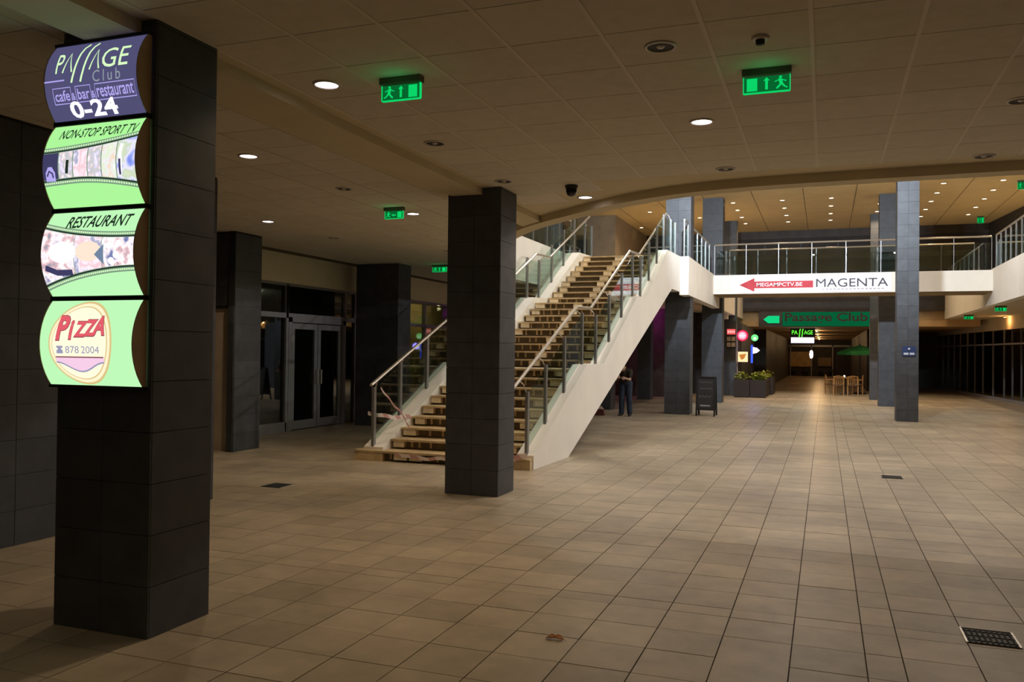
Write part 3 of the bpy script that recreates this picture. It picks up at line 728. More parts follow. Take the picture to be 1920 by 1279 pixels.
def lightbox(z0, z1, face_m, label):
    zc = (z0+z1)/2; h = z1-z0
    t = thing('light_box_sign', ((SX0+SX1)/2, YF, z0), label, 'sign', 'stacked light box signs')
    N = 14; zz = [z0+h*i/N for i in range(N+1)]
    f = MB().add([(x, cyl_y(z,zc,h), z) for z in zz for x in (SX0,SX1)], [(2*i,2*i+1,2*i+3,2*i+2) for i in range(N)]).build('face', face_m, t, smooth=True)
    for x, mm in ((SX1, m_brown), (SX0, m_brown)):
        s = 0.006 if x == SX1 else -0.006
        out = [(z, cyl_y(z,zc,h)-0.004) for z in zz]+[(z1, YF+0.02), (z0, YF+0.02)]
        MB().loft([(x,y,z) for z, y in out],[(x+s,y,z) for z, y in out]).build('side_panel', mm, t)
    MB().box(SX0-.01,SX1+.01,YF-0.012,YF+0.022,z1-0.004,z1+0.014).build('edge_strip', m_black, t)
    MB().box(SX0-.01,SX1+.01,YF-0.012,YF+0.022,z0-0.014,z0+0.004).build('edge_strip', m_black, t)
    return t, f, zc, h
G = lin((150,228,140)); m_lb_g = emit('lightbox_green', lin((168,240,150)), 1.0); m_lb_n = emit('lightbox_navy', lin((78,76,112)), 1.0)
m_lb_lg = emit('print_pale_green', lin((212,248,190)), 1.0); m_lb_w = emit('print_white', lin((245,240,255)), 1.15); m_lb_g2 = emit('lightbox_mint', lin((186,242,180)), 1.0)
m_lb_d = emit('print_dark', lin((30,44,34)), 1.0); m_lb_m = emit('print_grey_green', lin((120,150,125)), 1.0); m_lb_v = emit('print_violet', lin((175,165,235)), 1.0)
WDT = SX1-SX0
# 1 : PASSAGE club
t, f, zc, h = lightbox(3.065,3.535,m_lb_n,'navy light box sign reading Passage Club cafe bar restaurant, top of the stack')
def P1(V, F, m, x, z, lift=0.003, name='lettering'): return wrapped(name, V, F, m, f, SX0+x, z, zc, h, lift)
V, F = text2d('P', width=0.052, height=0.125); P1(V, F, m_lb_lg, 0.085, 3.335)
def stroke(pts, w):
    V = []; F = []
    for i, (x, y) in enumerate(pts):
        a = pts[max(0,i-1)]; b = pts[min(len(pts)-1,i+1)]; dx, dy = b[0]-a[0], b[1]-a[1]; l = math.hypot(dx,dy) or 1
        V += [(x-dy/l*w/2, y+dx/l*w/2), (x+dy/l*w/2, y-dx/l*w/2)]
        if i: F.append((2*i-2,2*i-1,2*i+1,2*i))
    return V, F
def A_glyph(x): return stroke([(x,0),(x+0.038,0.125),(x+0.072,0)], 0.011)
for x in (0.142, 0.352): V, F = A_glyph(0); P1(V, F, m_lb_lg, x, 3.335)
for x in (0.215, 0.285):
    V, F = stroke([(0,-0.06),(0.018,0.0),(0.03,0.06),(0.04,0.12),(0.055,0.16),(0.08,0.182)], 0.014); P1(V, F, m_lb_lg, x, 3.33)
V, F = text2d('GE', width=0.20, height=0.125); P1(V, F, m_lb_lg, 0.44, 3.335)
V, F = text2d('Club', width=0.21, height=0.068, space=1.4); P1(V, F, emit('print_muted', lin((140,150,160)), 1.0), 0.38, 3.258)
P1(*stroke([(0,0),(0.16,0.0)],0.008), m_lb_v, 0.0, 3.29)
for s, x, w_ in (('cafe',0.075,0.115),('&',0.205,0.028),('bar',0.252,0.092),('&',0.358,0.028),('restaurant',0.402,0.275)):
    V, F = text2d(s, width=w_, height=0.060 if s != '&' else 0.04, bold=0.01); P1(V, F, m_lb_v, x, 3.172)
    if s != '&':
        V, F = stroke([(-.012,-.014),(w_+.012,-.014),(w_+.012,.074),(-.012,.074),(-.012,-.014)],0.005); P1(V, F, m_lb_v, x, 3.172, name='outline')
V, F = text2d('0-24', width=0.36, height=0.088, bold=0.03); P1(V, F, m_lb_w, 0.165, 3.078, 0.004)
# 2, 3 : film strips
m_pic1 = emit('picture_a', None, 1.0, [lin((250,242,255)), lin((225,215,245)), lin((190,195,195)), lin((235,215,220)), lin((250,245,250))], 22)
m_pic2 = emit('picture_b', None, 1.0, [lin((120,128,175)), lin((240,228,238)), lin((255,250,250)), lin((228,185,192)), lin((150,155,170))], 14)
m_pic3 = emit('picture_c', None, 1.0, [lin((250,235,245)), lin((240,200,210)), lin((250,240,250)), lin((165,165,195)), lin((230,225,245))], 11)
m_pic4 = emit('picture_d', None, 1.0, [lin((250,245,250)), lin((225,235,205)), lin((235,235,240)), lin((240,215,190)), lin((250,250,250))], 14)
m_pic5 = emit('picture_e', None, 1.0, [lin((110,130,225)), lin((150,165,240)), lin((235,230,250)), lin((200,215,190)), lin((215,225,190))], 9)
m_picn = emit('picture_navy', lin((62,60,96)), 1.0); m_picb = emit('picture_blue', lin((120,140,235)), 1.0); m_picr = emit('picture_red', lin((222,150,165)), 1.0)
m_picg = emit('picture_green', lin((205,225,170)), 1.0)
def film(f, zc, h, top, bot, frames, dots):
    def pt(fn, u): return fn(u)*h
    n = 24
    V = [(WDT*i/n, pt(bot, i/n)) for i in range(n+1)]+[(WDT*i/n, pt(top, i/n)) for i in range(n+1)]
    F = [(i, i+1, n+2+i, n+1+i) for i in range(n)]
    wrapped('film_strip', V, F, m_lb_m, f, SX0, zc-h/2, zc, h, 0.002)
    for fn, off in ((top,-0.030),(bot,0.030)):
        V = []; F = []
        for i in range(dots):
            u = (i+.5)/dots; x = u*WDT; y = pt(fn,u)+off*0.45; V += [(x-.006,y-.005),(x+.006,y-.005),(x+.006,y+.005),(x-.006,y+.005)]; F.append((4*i,4*i+1,4*i+2,4*i+3))
        wrapped('sprocket_hole', V, F, m_lb_lg, f, SX0, zc-h/2, zc, h, 0.0035)
        wrapped('film_edge', *stroke([(WDT*i/n, pt(fn,i/n)+off*0.95) for i in range(n+1)],0.008), m_lb_d, f, SX0, zc-h/2, zc, h, 0.003)
    for u0, u1, m, in frames:
        V = []; F = []; q = 5
        for i in range(q+1):
            u = u0+(u1-u0)*i/q; V += [(u*WDT, pt(bot,u)+0.036), (u*WDT, pt(top,u)-0.036)]
            if i: F.append((2*i-2,2*i,2*i+1,2*i-1))
        wrapped('picture', V, F, m, f, SX0, zc-h/2, zc, h, 0.004)
t, f, zc, h = lightbox(2.535,3.045,m_lb_g,'green light box sign reading Non-stop sport TV with a rising film strip')
V, F = text2d('NON-STOP SPORT TV', width=0.60, height=0.062, shear=0.3, bold=0.012); wrapped('lettering', V, F, m_lb_d, f, SX0+0.09, 2.945, zc, h, 0.004)
film(f, zc, h, lambda u: 0.70+0.02*u+0.10*u*u, lambda u: 0.25+0.02*math.sin(3*u)-0.16*max(0,u-0.35)**1.6,
     [(0.0,0.17,m_picn),(0.18,0.33,m_pic1),(0.34,0.49,m_pic3),(0.50,0.64,m_pic1),(0.65,0.80,m_pic4),(0.81,1.0,m_pic5)], 40)
wrapped('emblem', [(0,0),(0.075,0),(0.075,0.05),(0.05,0.085),(0.02,0.085),(0,0.05)], [tuple(range(6))], m_lb_v, f, SX0+0.025, 2.69, zc, h, 0.006)
wrapped('emblem', *stroke([(0.012,0.03),(0.03,0.06),(0.055,0.045),(0.06,0.02)],0.012), m_picn, f, SX0+0.025, 2.69, zc, h, 0.0075)
wrapped('player', *stroke([(0.0,0.0),(0.006,0.07),(0.0,0.13),(0.01,0.18)],0.026), m_lb_w, f, SX0+0.60, 2.70, zc, h, 0.006)
wrapped('player', *stroke([(0.0,0.0),(0.0,0.09)],0.016), m_picn, f, SX0+0.60, 2.70, zc, h, 0.007)
wrapped('player', *stroke([(0.0,0.0),(0.01,0.08)],0.022), m_lb_d, f, SX0+0.19, 2.73, zc, h, 0.006)
t, f, zc, h = lightbox(2.00,2.515,m_lb_g2,'pale green light box sign reading Restaurant with food pictures in a curved film strip')
V, F = text2d('RESTAURANT', width=0.50, height=0.075, shear=0.25, bold=0.02); wrapped('lettering', V, F, m_lb_d, f, SX0+0.16, 2.405, zc, h, 0.004)
film(f, zc, h, lambda u: 0.72+0.14*(1-u)**2.2, lambda u: 0.27-0.20*(1-u)**2, [(0.0,0.36,m_pic2),(0.365,0.66,m_pic3),(0.665,1.0,m_pic2)], 44)
wrapped('plate', *stroke([(0.03,0),(0.12,-0.03),(0.24,-0.03)],0.035), m_picn, f, SX0+0.0, 2.17, zc, h, 0.006)
wrapped('dish', [(0.17+0.11*math.cos(k*.4), 0.10+0.065*math.sin(k*.4)) for k in range(16)], [tuple(range(16))], m_lb_w, f, SX0+0.0, 2.16, zc, h, 0.006)
wrapped('dish', [(0.10*math.cos(k*.4), 0.06*math.sin(k*.4)) for k in range(16)], [tuple(range(16))], emit('picture_cream', lin((250,225,205)),1.0), f, SX0+0.37, 2.26, zc, h, 0.006)
for qx, qz in ((0.53,2.29),(0.585,2.235),(0.60,2.30),(0.545,2.20)):
    wrapped('dish', [(0.026*math.cos(k*.8), 0.022*math.sin(k*.8)) for k in range(8)], [tuple(range(8))], m_lb_w, f, SX0+qx, qz, zc, h, 0.006)
wrapped('napkin', [(0,0),(0.07,0.06),(0.07,-0.06)], [(0,1,2)], emit('picture_slate', lin((110,130,155)),1.0), f, SX0+0.42, 2.24, zc, h, 0.007)
# 4 : pizza
t, f, zc, h = lightbox(1.465,1.98,m_lb_g2,'pale green light box sign with an oval pizza emblem, lowest of the stack')
def oval(rx, rz, n=40): return [(rx*math.cos(2*math.pi*k/n), rz*math.sin(2*math.pi*k/n)) for k in range(n)], [tuple(range(n))]
cx0 = 0.315
m_or = emit('print_tan', lin((215,190,130)), 1.0); m_cr = emit('print_cream', lin((250,238,200)), 1.0); m_pk = emit('print_red', lin((222,92,104)), 1.0)
m_mar = emit('print_maroon', lin((120,60,70)), 1.0); m_sl = emit('print_slate', lin((150,150,180)), 1.0); m_lp = emit('print_pink', lin((240,200,225)), 1.0)
wrapped('emblem_ring', *oval(0.245,0.248), m_or, f, SX0+cx0, zc, zc, h, 0.002)
wrapped('emblem_field', *oval(0.233,0.236), m_cr, f, SX0+cx0, zc, zc, h, 0.0035)
wrapped('emblem_ring', *oval(0.215,0.218), m_or, f, SX0+cx0, zc, zc, h, 0.005)
wrapped('emblem_field', *oval(0.209,0.212), emit('print_cream2', lin((252,244,215)),1.0), f, SX0+cx0, zc, zc, h, 0.0065)
for i, (s, dx, dz, hh) in enumerate((('P',-0.185,0.015,0.155),('i',-0.085,0.02,0.12),('Z',-0.045,0.035,0.10),('Z',0.03,0.04,0.105),('A',0.095,0.045,0.12))):
    V, F = text2d(s, width=0.10 if s != 'i' else 0.035, height=hh, bold=0.05, shear=0.12); wrapped('lettering_edge', V, F, m_mar, f, SX0+cx0+dx, zc+dz-0.005, zc, h, 0.008)
    V, F = text2d(s, width=0.094 if s != 'i' else 0.032, height=hh-0.008, bold=0.035, shear=0.12); wrapped('lettering', V, F, m_pk, f, SX0+cx0+dx+0.003, zc+dz, zc, h, 0.0095)
for s_, dx, w_ in (('878',-0.105,0.105),('2004',0.018,0.137)):
    V, F = text2d(s_, width=w_, height=0.042); wrapped('lettering', V, F, m_sl, f, SX0+cx0+dx, zc-0.062, zc, h, 0.008)
wrapped('phone_symbol', [(0,0),(0.05,0),(0.05,0.015),(0.035,0.03),(0.05,0.035),(0.05,0.045),(0,0.045),(0,0.035),(0.015,0.03),(0,0.015)], [tuple(range(10))], m_sl, f, SX0+cx0-0.175, zc-0.064, zc, h, 0.008)
n = 14
V = [(-0.185+0.37*i/n, -0.085) for i in range(n+1)]+[(-0.185+0.37*i/n, -0.115-0.055*math.sin(math.pi*i/n)**2) for i in range(n+1)]
wrapped('ribbon', V, [(i, n+1+i, n+2+i, i+1) for i in range(n)], m_lp, f, SX0+cx0, zc, zc, h, 0.008)
wrapped('ribbon_edge', *stroke(V[:n+1], 0.007), m_mar, f, SX0+cx0, zc, zc, h, 0.0095)
wrapped('ribbon_edge', *stroke(V[n+1:], 0.009), m_sl, f, SX0+cx0, zc, zc, h, 0.0095)

# ================================================================== FLOOR DETAILS
def grate(x, y, w, label, bars=9):
    t = thing('drain_grate', (x,y,0), label, 'floor grate')
    box('pit', m_black, (x-w/2,x+w/2,y-w/2,y+w/2,0.001,0.003), t)
    e = 0.012
    for q in (-1,1):
        piece('side_rail', m_steel, (e, w+2*e, 0.008), (x+q*(w/2+e/2), y, 0.004), t); piece('end_rail', m_darkg, (w, e, 0.006), (x, y+q*(w/2+e/2), 0.003), t)
    for q in range(bars): piece('bar', m_darkg, (0.010, w, 0.005), (x-w/2+w*(q+.5)/bars, y, 0.0055), t)
    for q in range(3): piece('cross_bar', m_darkg, (w, 0.008, 0.004), (x, y-w/2+w*(q+.5)/3, 0.005), t)
grate(0.945,5.81,0.27,'black floor grate with bright side rails at lower right')
grate(-6.36,8.83,0.27,'dark floor drain on the paving left of the middle column')
grate(0.89,12.94,0.26,'distant small floor drain right of the stairs')
t = thing('dry_leaf', (-1.49,4.79,0), 'small curled orange brown dry leaf on the paving', 'leaf')
m_leaf = mat('leaf_brown',(0.40,0.16,0.05),0.7,var=0.3,scale=40)
for s, dx in ((1,-0.022),(-1,0.024)):
    V = []; F = []
    for i in range(7):
        u = i/6; w = 0.026*math.sin(math.pi*min(1,u*0.9+0.1)); c = -1.49+dx+s*(u-0.5)*0.06
        V += [(c,4.79-w,0.004+0.016*math.sin(3*u)),(c,4.79,0.003+0.006*u),(c,4.79+w,0.004+0.02*math.sin(2.5*u))]
        if i: F += [(3*i-3,3*i-2,3*i+1,3*i),(3*i-2,3*i-1,3*i+2,3*i+1)]
    MB().add(V, F).build('blade', m_leaf, t, smooth=True)
MB().tube([(-1.455,4.79,0.008),(-1.43,4.785,0.012),(-1.415,4.775,0.004)],0.0022,5).build('stem', m_leaf, t)

# ================================================================== THINGS IN THE DISTANCE
# chalkboard sign
t = thing('chalkboard_sign', (-3.05,23.6,0), 'black folding chalkboard sign at the foot of the column by the stairs', 'sign')
def aframe(y0, ytop, s, t):
    fr = MB()
    for x in (-3.28,-2.80): fr.bar((x,y0,0),(x,ytop,1.07),0.045,0.03)
    fr.bar((-3.28,ytop,1.05),(-2.80,ytop,1.05),0.045,0.04); yb = y0+(ytop-y0)*0.17; fr.bar((-3.28,yb,0.18),(-2.80,yb,0.18),0.04,0.04)
    fo = fr.build('frame', m_black, t)
    ya = y0+(ytop-y0)*0.19; yc = y0+(ytop-y0)*0.96
    MB().loft([(-3.26,ya,0.2),(-2.82,ya,0.2),(-2.82,yc,1.03),(-3.26,yc,1.03)],[(-3.26,ya+.01*s,0.2),(-2.82,ya+.01*s,0.2),(-2.82,yc+.01*s,1.03),(-3.26,yc+.01*s,1.03)]).build('board', mat('chalkboard',(0.03,0.032,0.036),0.7), t)
aframe(23.36,23.56,1,t); aframe(23.86,23.62,-1,t)
m_chalk = mat('chalk',(0.45,0.46,0.48),0.9); m_chalk2 = mat('chalk_faint',(0.14,0.145,0.15),0.9)
def on_board(z): return 23.36+0.2*z/1.07-0.012
def scrawl(w, h, n, k=0):
    '''an illegible hand-drawn line: (x, y) points'''
    return [(w*q/n, h*(0.5+0.5*math.sin(q*1.9+k)*math.cos(q*0.7+k))) for q in range(n+1)]
def chalk(x, z, w, h, m, n, t_, k=0):
    V, F = stroke(scrawl(w, h, n, k), t_); MB().add([(x+u, on_board(z+v), z+v) for u, v in V], F).build('chalk_mark', m, t)
chalk(-3.22, 0.90, 0.34, 0.04, m_chalk2, 16, 0.012); chalk(-3.2, 0.70, 0.33, 0.08, m_chalk2, 20, 0.016, 1)
chalk(-3.23, 0.48, 0.34, 0.10, m_chalk2, 18, 0.020, 2); chalk(-3.18, 0.26, 0.26, 0.05, m_chalk, 22, 0.022, 3)
# small blue sign on the right column
t = thing('info_plate', (2.04,23.99,1.70), 'small blue information plate fixed to the right blue grey column', 'sign')
box('plate', mat('plate_blue',(0.03,0.05,0.14),0.4), (1.885,2.195,23.975,23.995,1.70,1.95), t)
m_pw = mat('plate_white',(0.55,0.58,0.68),0.5)
MB().lathe((2.04,23.97,1.88),[(0.001,0.03),(0.025,0.02),(0.032,0),(0.025,-0.02),(0.001,-0.03)],10).build('symbol', m_pw, t)
for q in range(2): box('print_bar', m_pw, (1.915+0.14*q,2.025+0.14*q,23.970,23.974,1.735,1.785), t)

# person bending forward behind the stairs
def blob(name, limbs, m, parent, voxel=0.014, smooth=4):
    """limbs (polyline, radii) fused into one continuous skin"""
    mb = MB()
    for pts, rs in limbs:
        pts = [Vector(p) for p in pts]; a = pts[0]+(pts[0]-pts[1]).normalized()*rs[0]*0.75; b = pts[-1]+(pts[-1]-pts[-2]).normalized()*rs[-1]*0.75
        mb.tube([a]+pts+[b], [rs[0]*0.45]+list(rs)+[rs[-1]*0.45], 12)
    o = mb.build(name, m, parent, smooth=True)
    r = o.modifiers.new('fuse', 'REMESH'); r.mode = 'VOXEL'; r.voxel_size = voxel; r.use_smooth_shade = True
    k = o.modifiers.new('soften', 'SMOOTH'); k.iterations = smooth; k.factor = 0.5
    return o
m_skin = mat('skin',(0.50,0.32,0.21),0.6,var=0.05); m_jean = mat('denim',(0.022,0.034,0.060),0.85,var=0.25,scale=9); m_shirt = mat('dark_brown_shirt',(0.022,0.016,0.011),0.85,var=0.2)
m_hair = mat('dark_hair',(0.012,0.009,0.007),0.7); m_shoe = mat('dark_shoe',(0.010,0.010,0.013),0.5)
px, py = -5.03, 22.40
pr_ = thing('person', (px,py,0), 'person in dark shirt and blue jeans bending forward behind the stairs', 'person')
hip = (px,py+.02,.95); wst = (px-.005,py-.05,1.05); chs = (px-.01,py-.17,1.19); nek = (px-.01,py-.32,1.27); hed = (px-.01,py-.40,1.31)
LEG = [[(px+sx*.085,py+.02,.90),(px+sx*.10,py-.02,.50),(px+sx*.115,py+.03,.09)] for sx in (-1,1)]
ARM = [[(px-.19,py-.20,1.20),(px-.21,py-.28,.97),(px-.11,py-.42,1.08)],[(px+.17,py-.20,1.20),(px+.18,py-.32,.98),(px+.03,py-.46,1.05)]]
blob('body', [([hip,wst,chs],[.12,.115,.13]),([(px-.17,py-.20,1.20),(px+.15,py-.20,1.20)],[.06,.06]),([chs,nek],[.07,.05]),([nek,hed,(px-.01,py-.46,1.30)],[.055,.092,.070])]
     +[(l,[.085,.060,.042]) for l in LEG]+[(a,[.048,.040,.028]) for a in ARM], m_skin, pr_)
blob('jeans', [([(px,py+.02,.97),(px,py+.02,.88)],[.145,.14])]+[([l[0],l[1],(l[2][0],l[2][1],.07)],[.105,.080,.072]) for l in LEG], m_jean, pr_)
blob('shirt', [([(px,py+.0,.97),wst,chs,(px-.01,py-.24,1.24)],[.145,.142,.150,.095]),([(px-.19,py-.20,1.20),(px+.17,py-.20,1.20)],[.078,.078])]
     +[([a[0],tuple(a[0][k]+(a[1][k]-a[0][k])*.7 for k in range(3))],[.072,.060]) for a in ARM], m_shirt, pr_)
blob('hair', [([(px-.01,py-.33,1.35),(px-.01,py-.41,1.385),(px-.01,py-.47,1.36)],[.07,.078,.05])], m_hair, pr_, 0.012, 2)
for sx in (-1,1):
    fx = px+sx*.115
    blob('shoe', [([(fx,py+.05,.05),(fx+sx*.01,py-.06,.045),(fx+sx*.02,py-.16,.036)],[.050,.046,.034])], m_shoe, pr_, 0.012, 2)
for hx, hy, hz in ((px-.11,py-.42,1.08),(px+.03,py-.46,1.05)):
    hm = MB(); hm.tube([(hx,hy,hz),(hx+.02,hy-.035,hz-.01),(hx+.03,hy-.075,hz-.02)],[.028,.036,.030],8)
    for q, (ln, dx) in enumerate(((.060,-.027),(.075,-.009),(.071,.009),(.055,.027))):
        bx, by, bz = hx+.03+dx, hy-.07, hz-.02
        hm.tube([(bx,by,bz),(bx+.004,by-ln*.5,bz-.012),(bx+.004,by-ln*.8,bz-.045)],[.0095,.0088,.0072],6)
    hm.tube([(hx-.02,hy-.03,hz),(hx-.035,hy-.06,hz-.015),(hx-.03,hy-.085,hz-.03)],[.011,.010,.008],6)
    hm.build('hand', m_skin, pr_, smooth=True)
fy = py-.475
MB().tube([(px-.01,fy+.01,1.31),(px-.01,fy-.04,1.285),(px-.01,fy-.02,1.265)],[.010,.014,.010],6).build('nose', m_skin, pr_)
for sx in (-1,1):
    MB().tube([(px-.01+sx*.034,fy+.005,1.315),(px-.01+sx*.034,fy-.012,1.312)],.009,6).build('eye', m_black, pr_)
    MB().tube([(px-.01+sx*.085,py-.39,1.28),(px-.01+sx*.097,py-.385,1.30),(px-.01+sx*.088,py-.38,1.325)],.013,6).build('ear', m_skin, pr_)
MB().bar((px-.035,fy+.0,1.245),(px+.015,fy+.0,1.245),.014,.010).build('mouth', mat('lips',(0.35,0.12,0.10),0.6), pr_)
# bag on the floor
t = thing('shopping_bag', (-5.7,22.25,0), 'small dark red bag with a pale top on the floor behind the stairs', 'bag')
MB().loft([(-5.84,22.18,0),(-5.58,22.18,0),(-5.58,22.34,0),(-5.84,22.34,0)],[(-5.80,22.21,0.17),(-5.60,22.21,0.17),(-5.60,22.31,0.17),(-5.80,22.31,0.17)]).build('body', mat('bag_red',(0.10,0.025,0.02),0.7), t)
MB().loft([(-5.79,22.22,0.17),(-5.61,22.22,0.17),(-5.61,22.30,0.17),(-5.79,22.30,0.17)],[(-5.74,22.25,0.25),(-5.66,22.25,0.25),(-5.66,22.27,0.25),(-5.74,22.27,0.25)]).build('top', mat('bag_pale',(0.55,0.42,0.36),0.8), t)

# green banner sign over the passage mouth
gs = thing('passage_sign', (-0.4,38.78,2.94), 'long green lit sign with dark lettering over the mouth of the far passage', 'sign')
box('panel', emit('neon_green_panel', lin((8,112,66)), 0.6), (-1.75,1.85,38.76,38.82,2.95,3.56), gs)
MB().add([(-2.55,38.76,3.24),(-2.35,38.76,3.40),(-1.88,38.76,3.40),(-1.88,38.76,3.08),(-2.35,38.76,3.08)],[(0,1,2,3,4)]).build('arrow', emit('neon_green', lin((20,205,125)),1.0), gs)
flat_text('Passage Club', -1.65, 38.752, 3.05, mat('sign_dark_red',(0.035,0.012,0.01),0.6), gs, bold=0.02, width=3.35, height=0.48)
box('backing', m_shop, (-2.75,1.88,38.82,38.9,2.93,3.60), gs)
# LED sign
ls = thing('led_sign', (-0.98,42,2.24), 'hanging screen with green PASSAGE lettering above a white strip', 'sign')
box('casing', m_black, (-1.53,-0.44,42.0,42.1,2.22,3.0), ls)
m_led = emit('led_green', lin((95,225,60)), 1.2); m_ledw = emit('led_white', lin((250,235,255)), 1.6)
for s, x, w_ in (('PA',-1.47,0.27),('AGE',-0.93,0.40)):
    V, F = text2d(s, width=w_, height=0.20, bold=0.02); MB().add([(x+u,41.99,2.66+v) for u, v in V],F).build('lettering', m_led, ls)
for x in (-1.14,-1.02):
    V, F = stroke([(0,-0.1),(0.02,0.05),(0.03,0.2),(0.06,0.28)],0.05); MB().add([(x+u,41.985,2.64+v) for u, v in V],F).build('lettering', m_led, ls)
box('lit_strip', m_ledw, (-1.50,-0.47,41.975,41.99,2.26,2.52), ls)
for x in (-1.3,-0.7): MB().tube([(x,42.05,3.0),(x,42.05,2.96)],0.01,6).build('hanger', m_black, ls)
# small white lantern
t = thing('lantern', (-0.62,44.0,1.5), 'small glowing white lantern hanging in the far passage', 'lamp')
MB().lathe((-0.62,44,1.73),[(0.001,0.20),(0.06,0.17),(0.085,0.0),(0.06,-0.17),(0.001,-0.20)],12).build('shade', emit('lantern_white', lin((255,240,245)), 6.0), t, smooth=True)
MB().tube([(-0.62,44,1.92),(-0.62,44,2.95)],0.008,6).build('cord', m_black, t)
# neon signs at the left shop corner
def disc(name, x, y, z, r, m, parent, n=24):
    return MB().add([(x+r*math.cos(2*math.pi*k/n), y, z+r*math.sin(2*math.pi*k/n)) for k in range(n)]+[(x+r*math.cos(2*math.pi*k/n), y+.06, z+r*math.sin(2*math.pi*k/n)) for k in range(n)],
                    [tuple(range(n)), tuple(range(n,2*n))]+[(k,(k+1) % n,n+(k+1) % n,n+k) for k in range(n)]).build(name, m, parent)
YN = 36.0
t = thing('round_neon_sign', (-3.2,YN,2.2), 'round red neon sign with a white centre at the shop corner', 'sign')
disc('disc', -3.2, YN, 2.47, 0.23, emit('neon_red', lin((225,40,75)), 1.1), t); disc('emblem', -3.2, YN-.02, 2.47, 0.17, emit('neon_pink', lin((250,160,190)), 1.1), t)
for q, (a_, b_) in enumerate(((-0.09,0.09),(-0.12,0.12),(-0.07,0.07))): box('print_bar', emit('neon_white', lin((255,240,250)),1.3), (-3.2+a_,-3.2+b_,YN-.035,YN-.022,2.39+0.065*q,2.43+0.065*q), t)
MB().bar((-3.2,YN+.05,2.47),(-3.2,YN+.6,2.47),0.04,0.04).build('bracket', m_black, t)
t = thing('green_neon_sign', (-2.71,YN,2.2), 'small round green neon sign right of the red one', 'sign')
disc('disc', -2.71, YN, 2.38, 0.14, emit('neon_mint', lin((120,240,140)), 1.1), t); disc('emblem', -2.70, YN-.02, 2.35, 0.06, emit('neon_mint2', lin((220,255,220)), 1.1), t)
MB().bar((-2.71,YN+.05,2.38),(-2.71,YN+.9,2.38),0.04,0.04).build('bracket', m_black, t)
t = thing('red_sign', (-3.58,35.35,2.5), 'small flat red lit sign left of the round red one', 'sign')
box('panel', emit('sign_red', lin((235,90,90)), 1.0), (-3.75,-3.42,35.32,35.37,2.50,2.72), t)
for q in range(4): box('print_bar', emit('sign_pale', lin((255,190,185)),1.0), (-3.72+0.075*q,-3.67+0.075*q,35.30,35.318,2.56,2.66), t)
box('bracket', m_black, (-3.65,-3.55,35.37,35.40,2.58,2.64), t)
t = thing('picture_sign', (-3.18,YN,1.36), 'small square lit sign with a food picture below the round red neon', 'sign')
box('panel', emit('sign_cream', lin((255,225,170)), 1.1), (-3.37,-2.98,YN,YN+.06,1.38,1.80), t)
MB().add([(-3.33,YN-.01,1.68),(-3.04,YN-.01,1.72),(-3.12,YN-.01,1.52),(-3.24,YN-.01,1.46)],[(0,1,2,3)]).build('picture', emit('sign_orange', lin((205,125,55)),1.0), t)
MB().bar((-3.40,YN+.03,0.0),(-3.40,YN+.03,2.3),0.035,0.035).build('pole', mat('pole_grey',(0.5,0.47,0.4),0.5), t)
t = thing('blue_neon_sign', (-2.8,YN,1.30), 'blue neon sign like a flag on a pole, below the green one', 'sign')
box('tube', emit('neon_blue', lin((60,90,255)), 1.3), (-2.86,-2.78,YN,YN+.05,1.34,2.08), t)
MB().loft([(-2.78,YN,1.72),(-2.78,YN,2.0),(-2.62,YN,1.97),(-2.50,YN,1.86),(-2.62,YN,1.76)],[(-2.78,YN+.05,1.72),(-2.78,YN+.05,2.0),(-2.62,YN+.05,1.97),(-2.50,YN+.05,1.86),(-2.62,YN+.05,1.76)]).build('flag', emit('neon_bluewhite', lin((235,225,255)), 1.4), t)
lamp('glow', 'POINT', (-2.7,YN-0.3,1.9), 6, (0.25,0.2,1.0), t, size=0.15)
MB().tube([(-2.82,YN+.03,0),(-2.82,YN+.03,1.36)],0.015,6).build('pole', m_black, t)
t = thing('menu_board', (-3.58,35.35,1.9), 'small dim menu board under the flat red sign', 'sign')
box('board', m_darkwall, (-3.77,-3.41,35.35,35.39,1.95,2.46), t)
for q in range(2):
    for r in range(2): piece('picture', mat('menu_picture',(0.45,0.36,0.28),0.7,var=0.5,scale=30), (0.15,0.01,0.17), (-3.68+0.18*q, 35.344, 2.08+0.24*r), t)
# cream post next to the dark column
t = thing('cream_pipe', (-3.9,33.5,3.2), 'short cream downpipe end hanging under the bridge at left', 'pipe')
box('pipe', m_fascia, (-3.72,-3.52,33.4,33.6,3.05,4.1), t); box('clip', m_frame, (-3.74,-3.50,33.38,33.62,3.5,3.55), t)
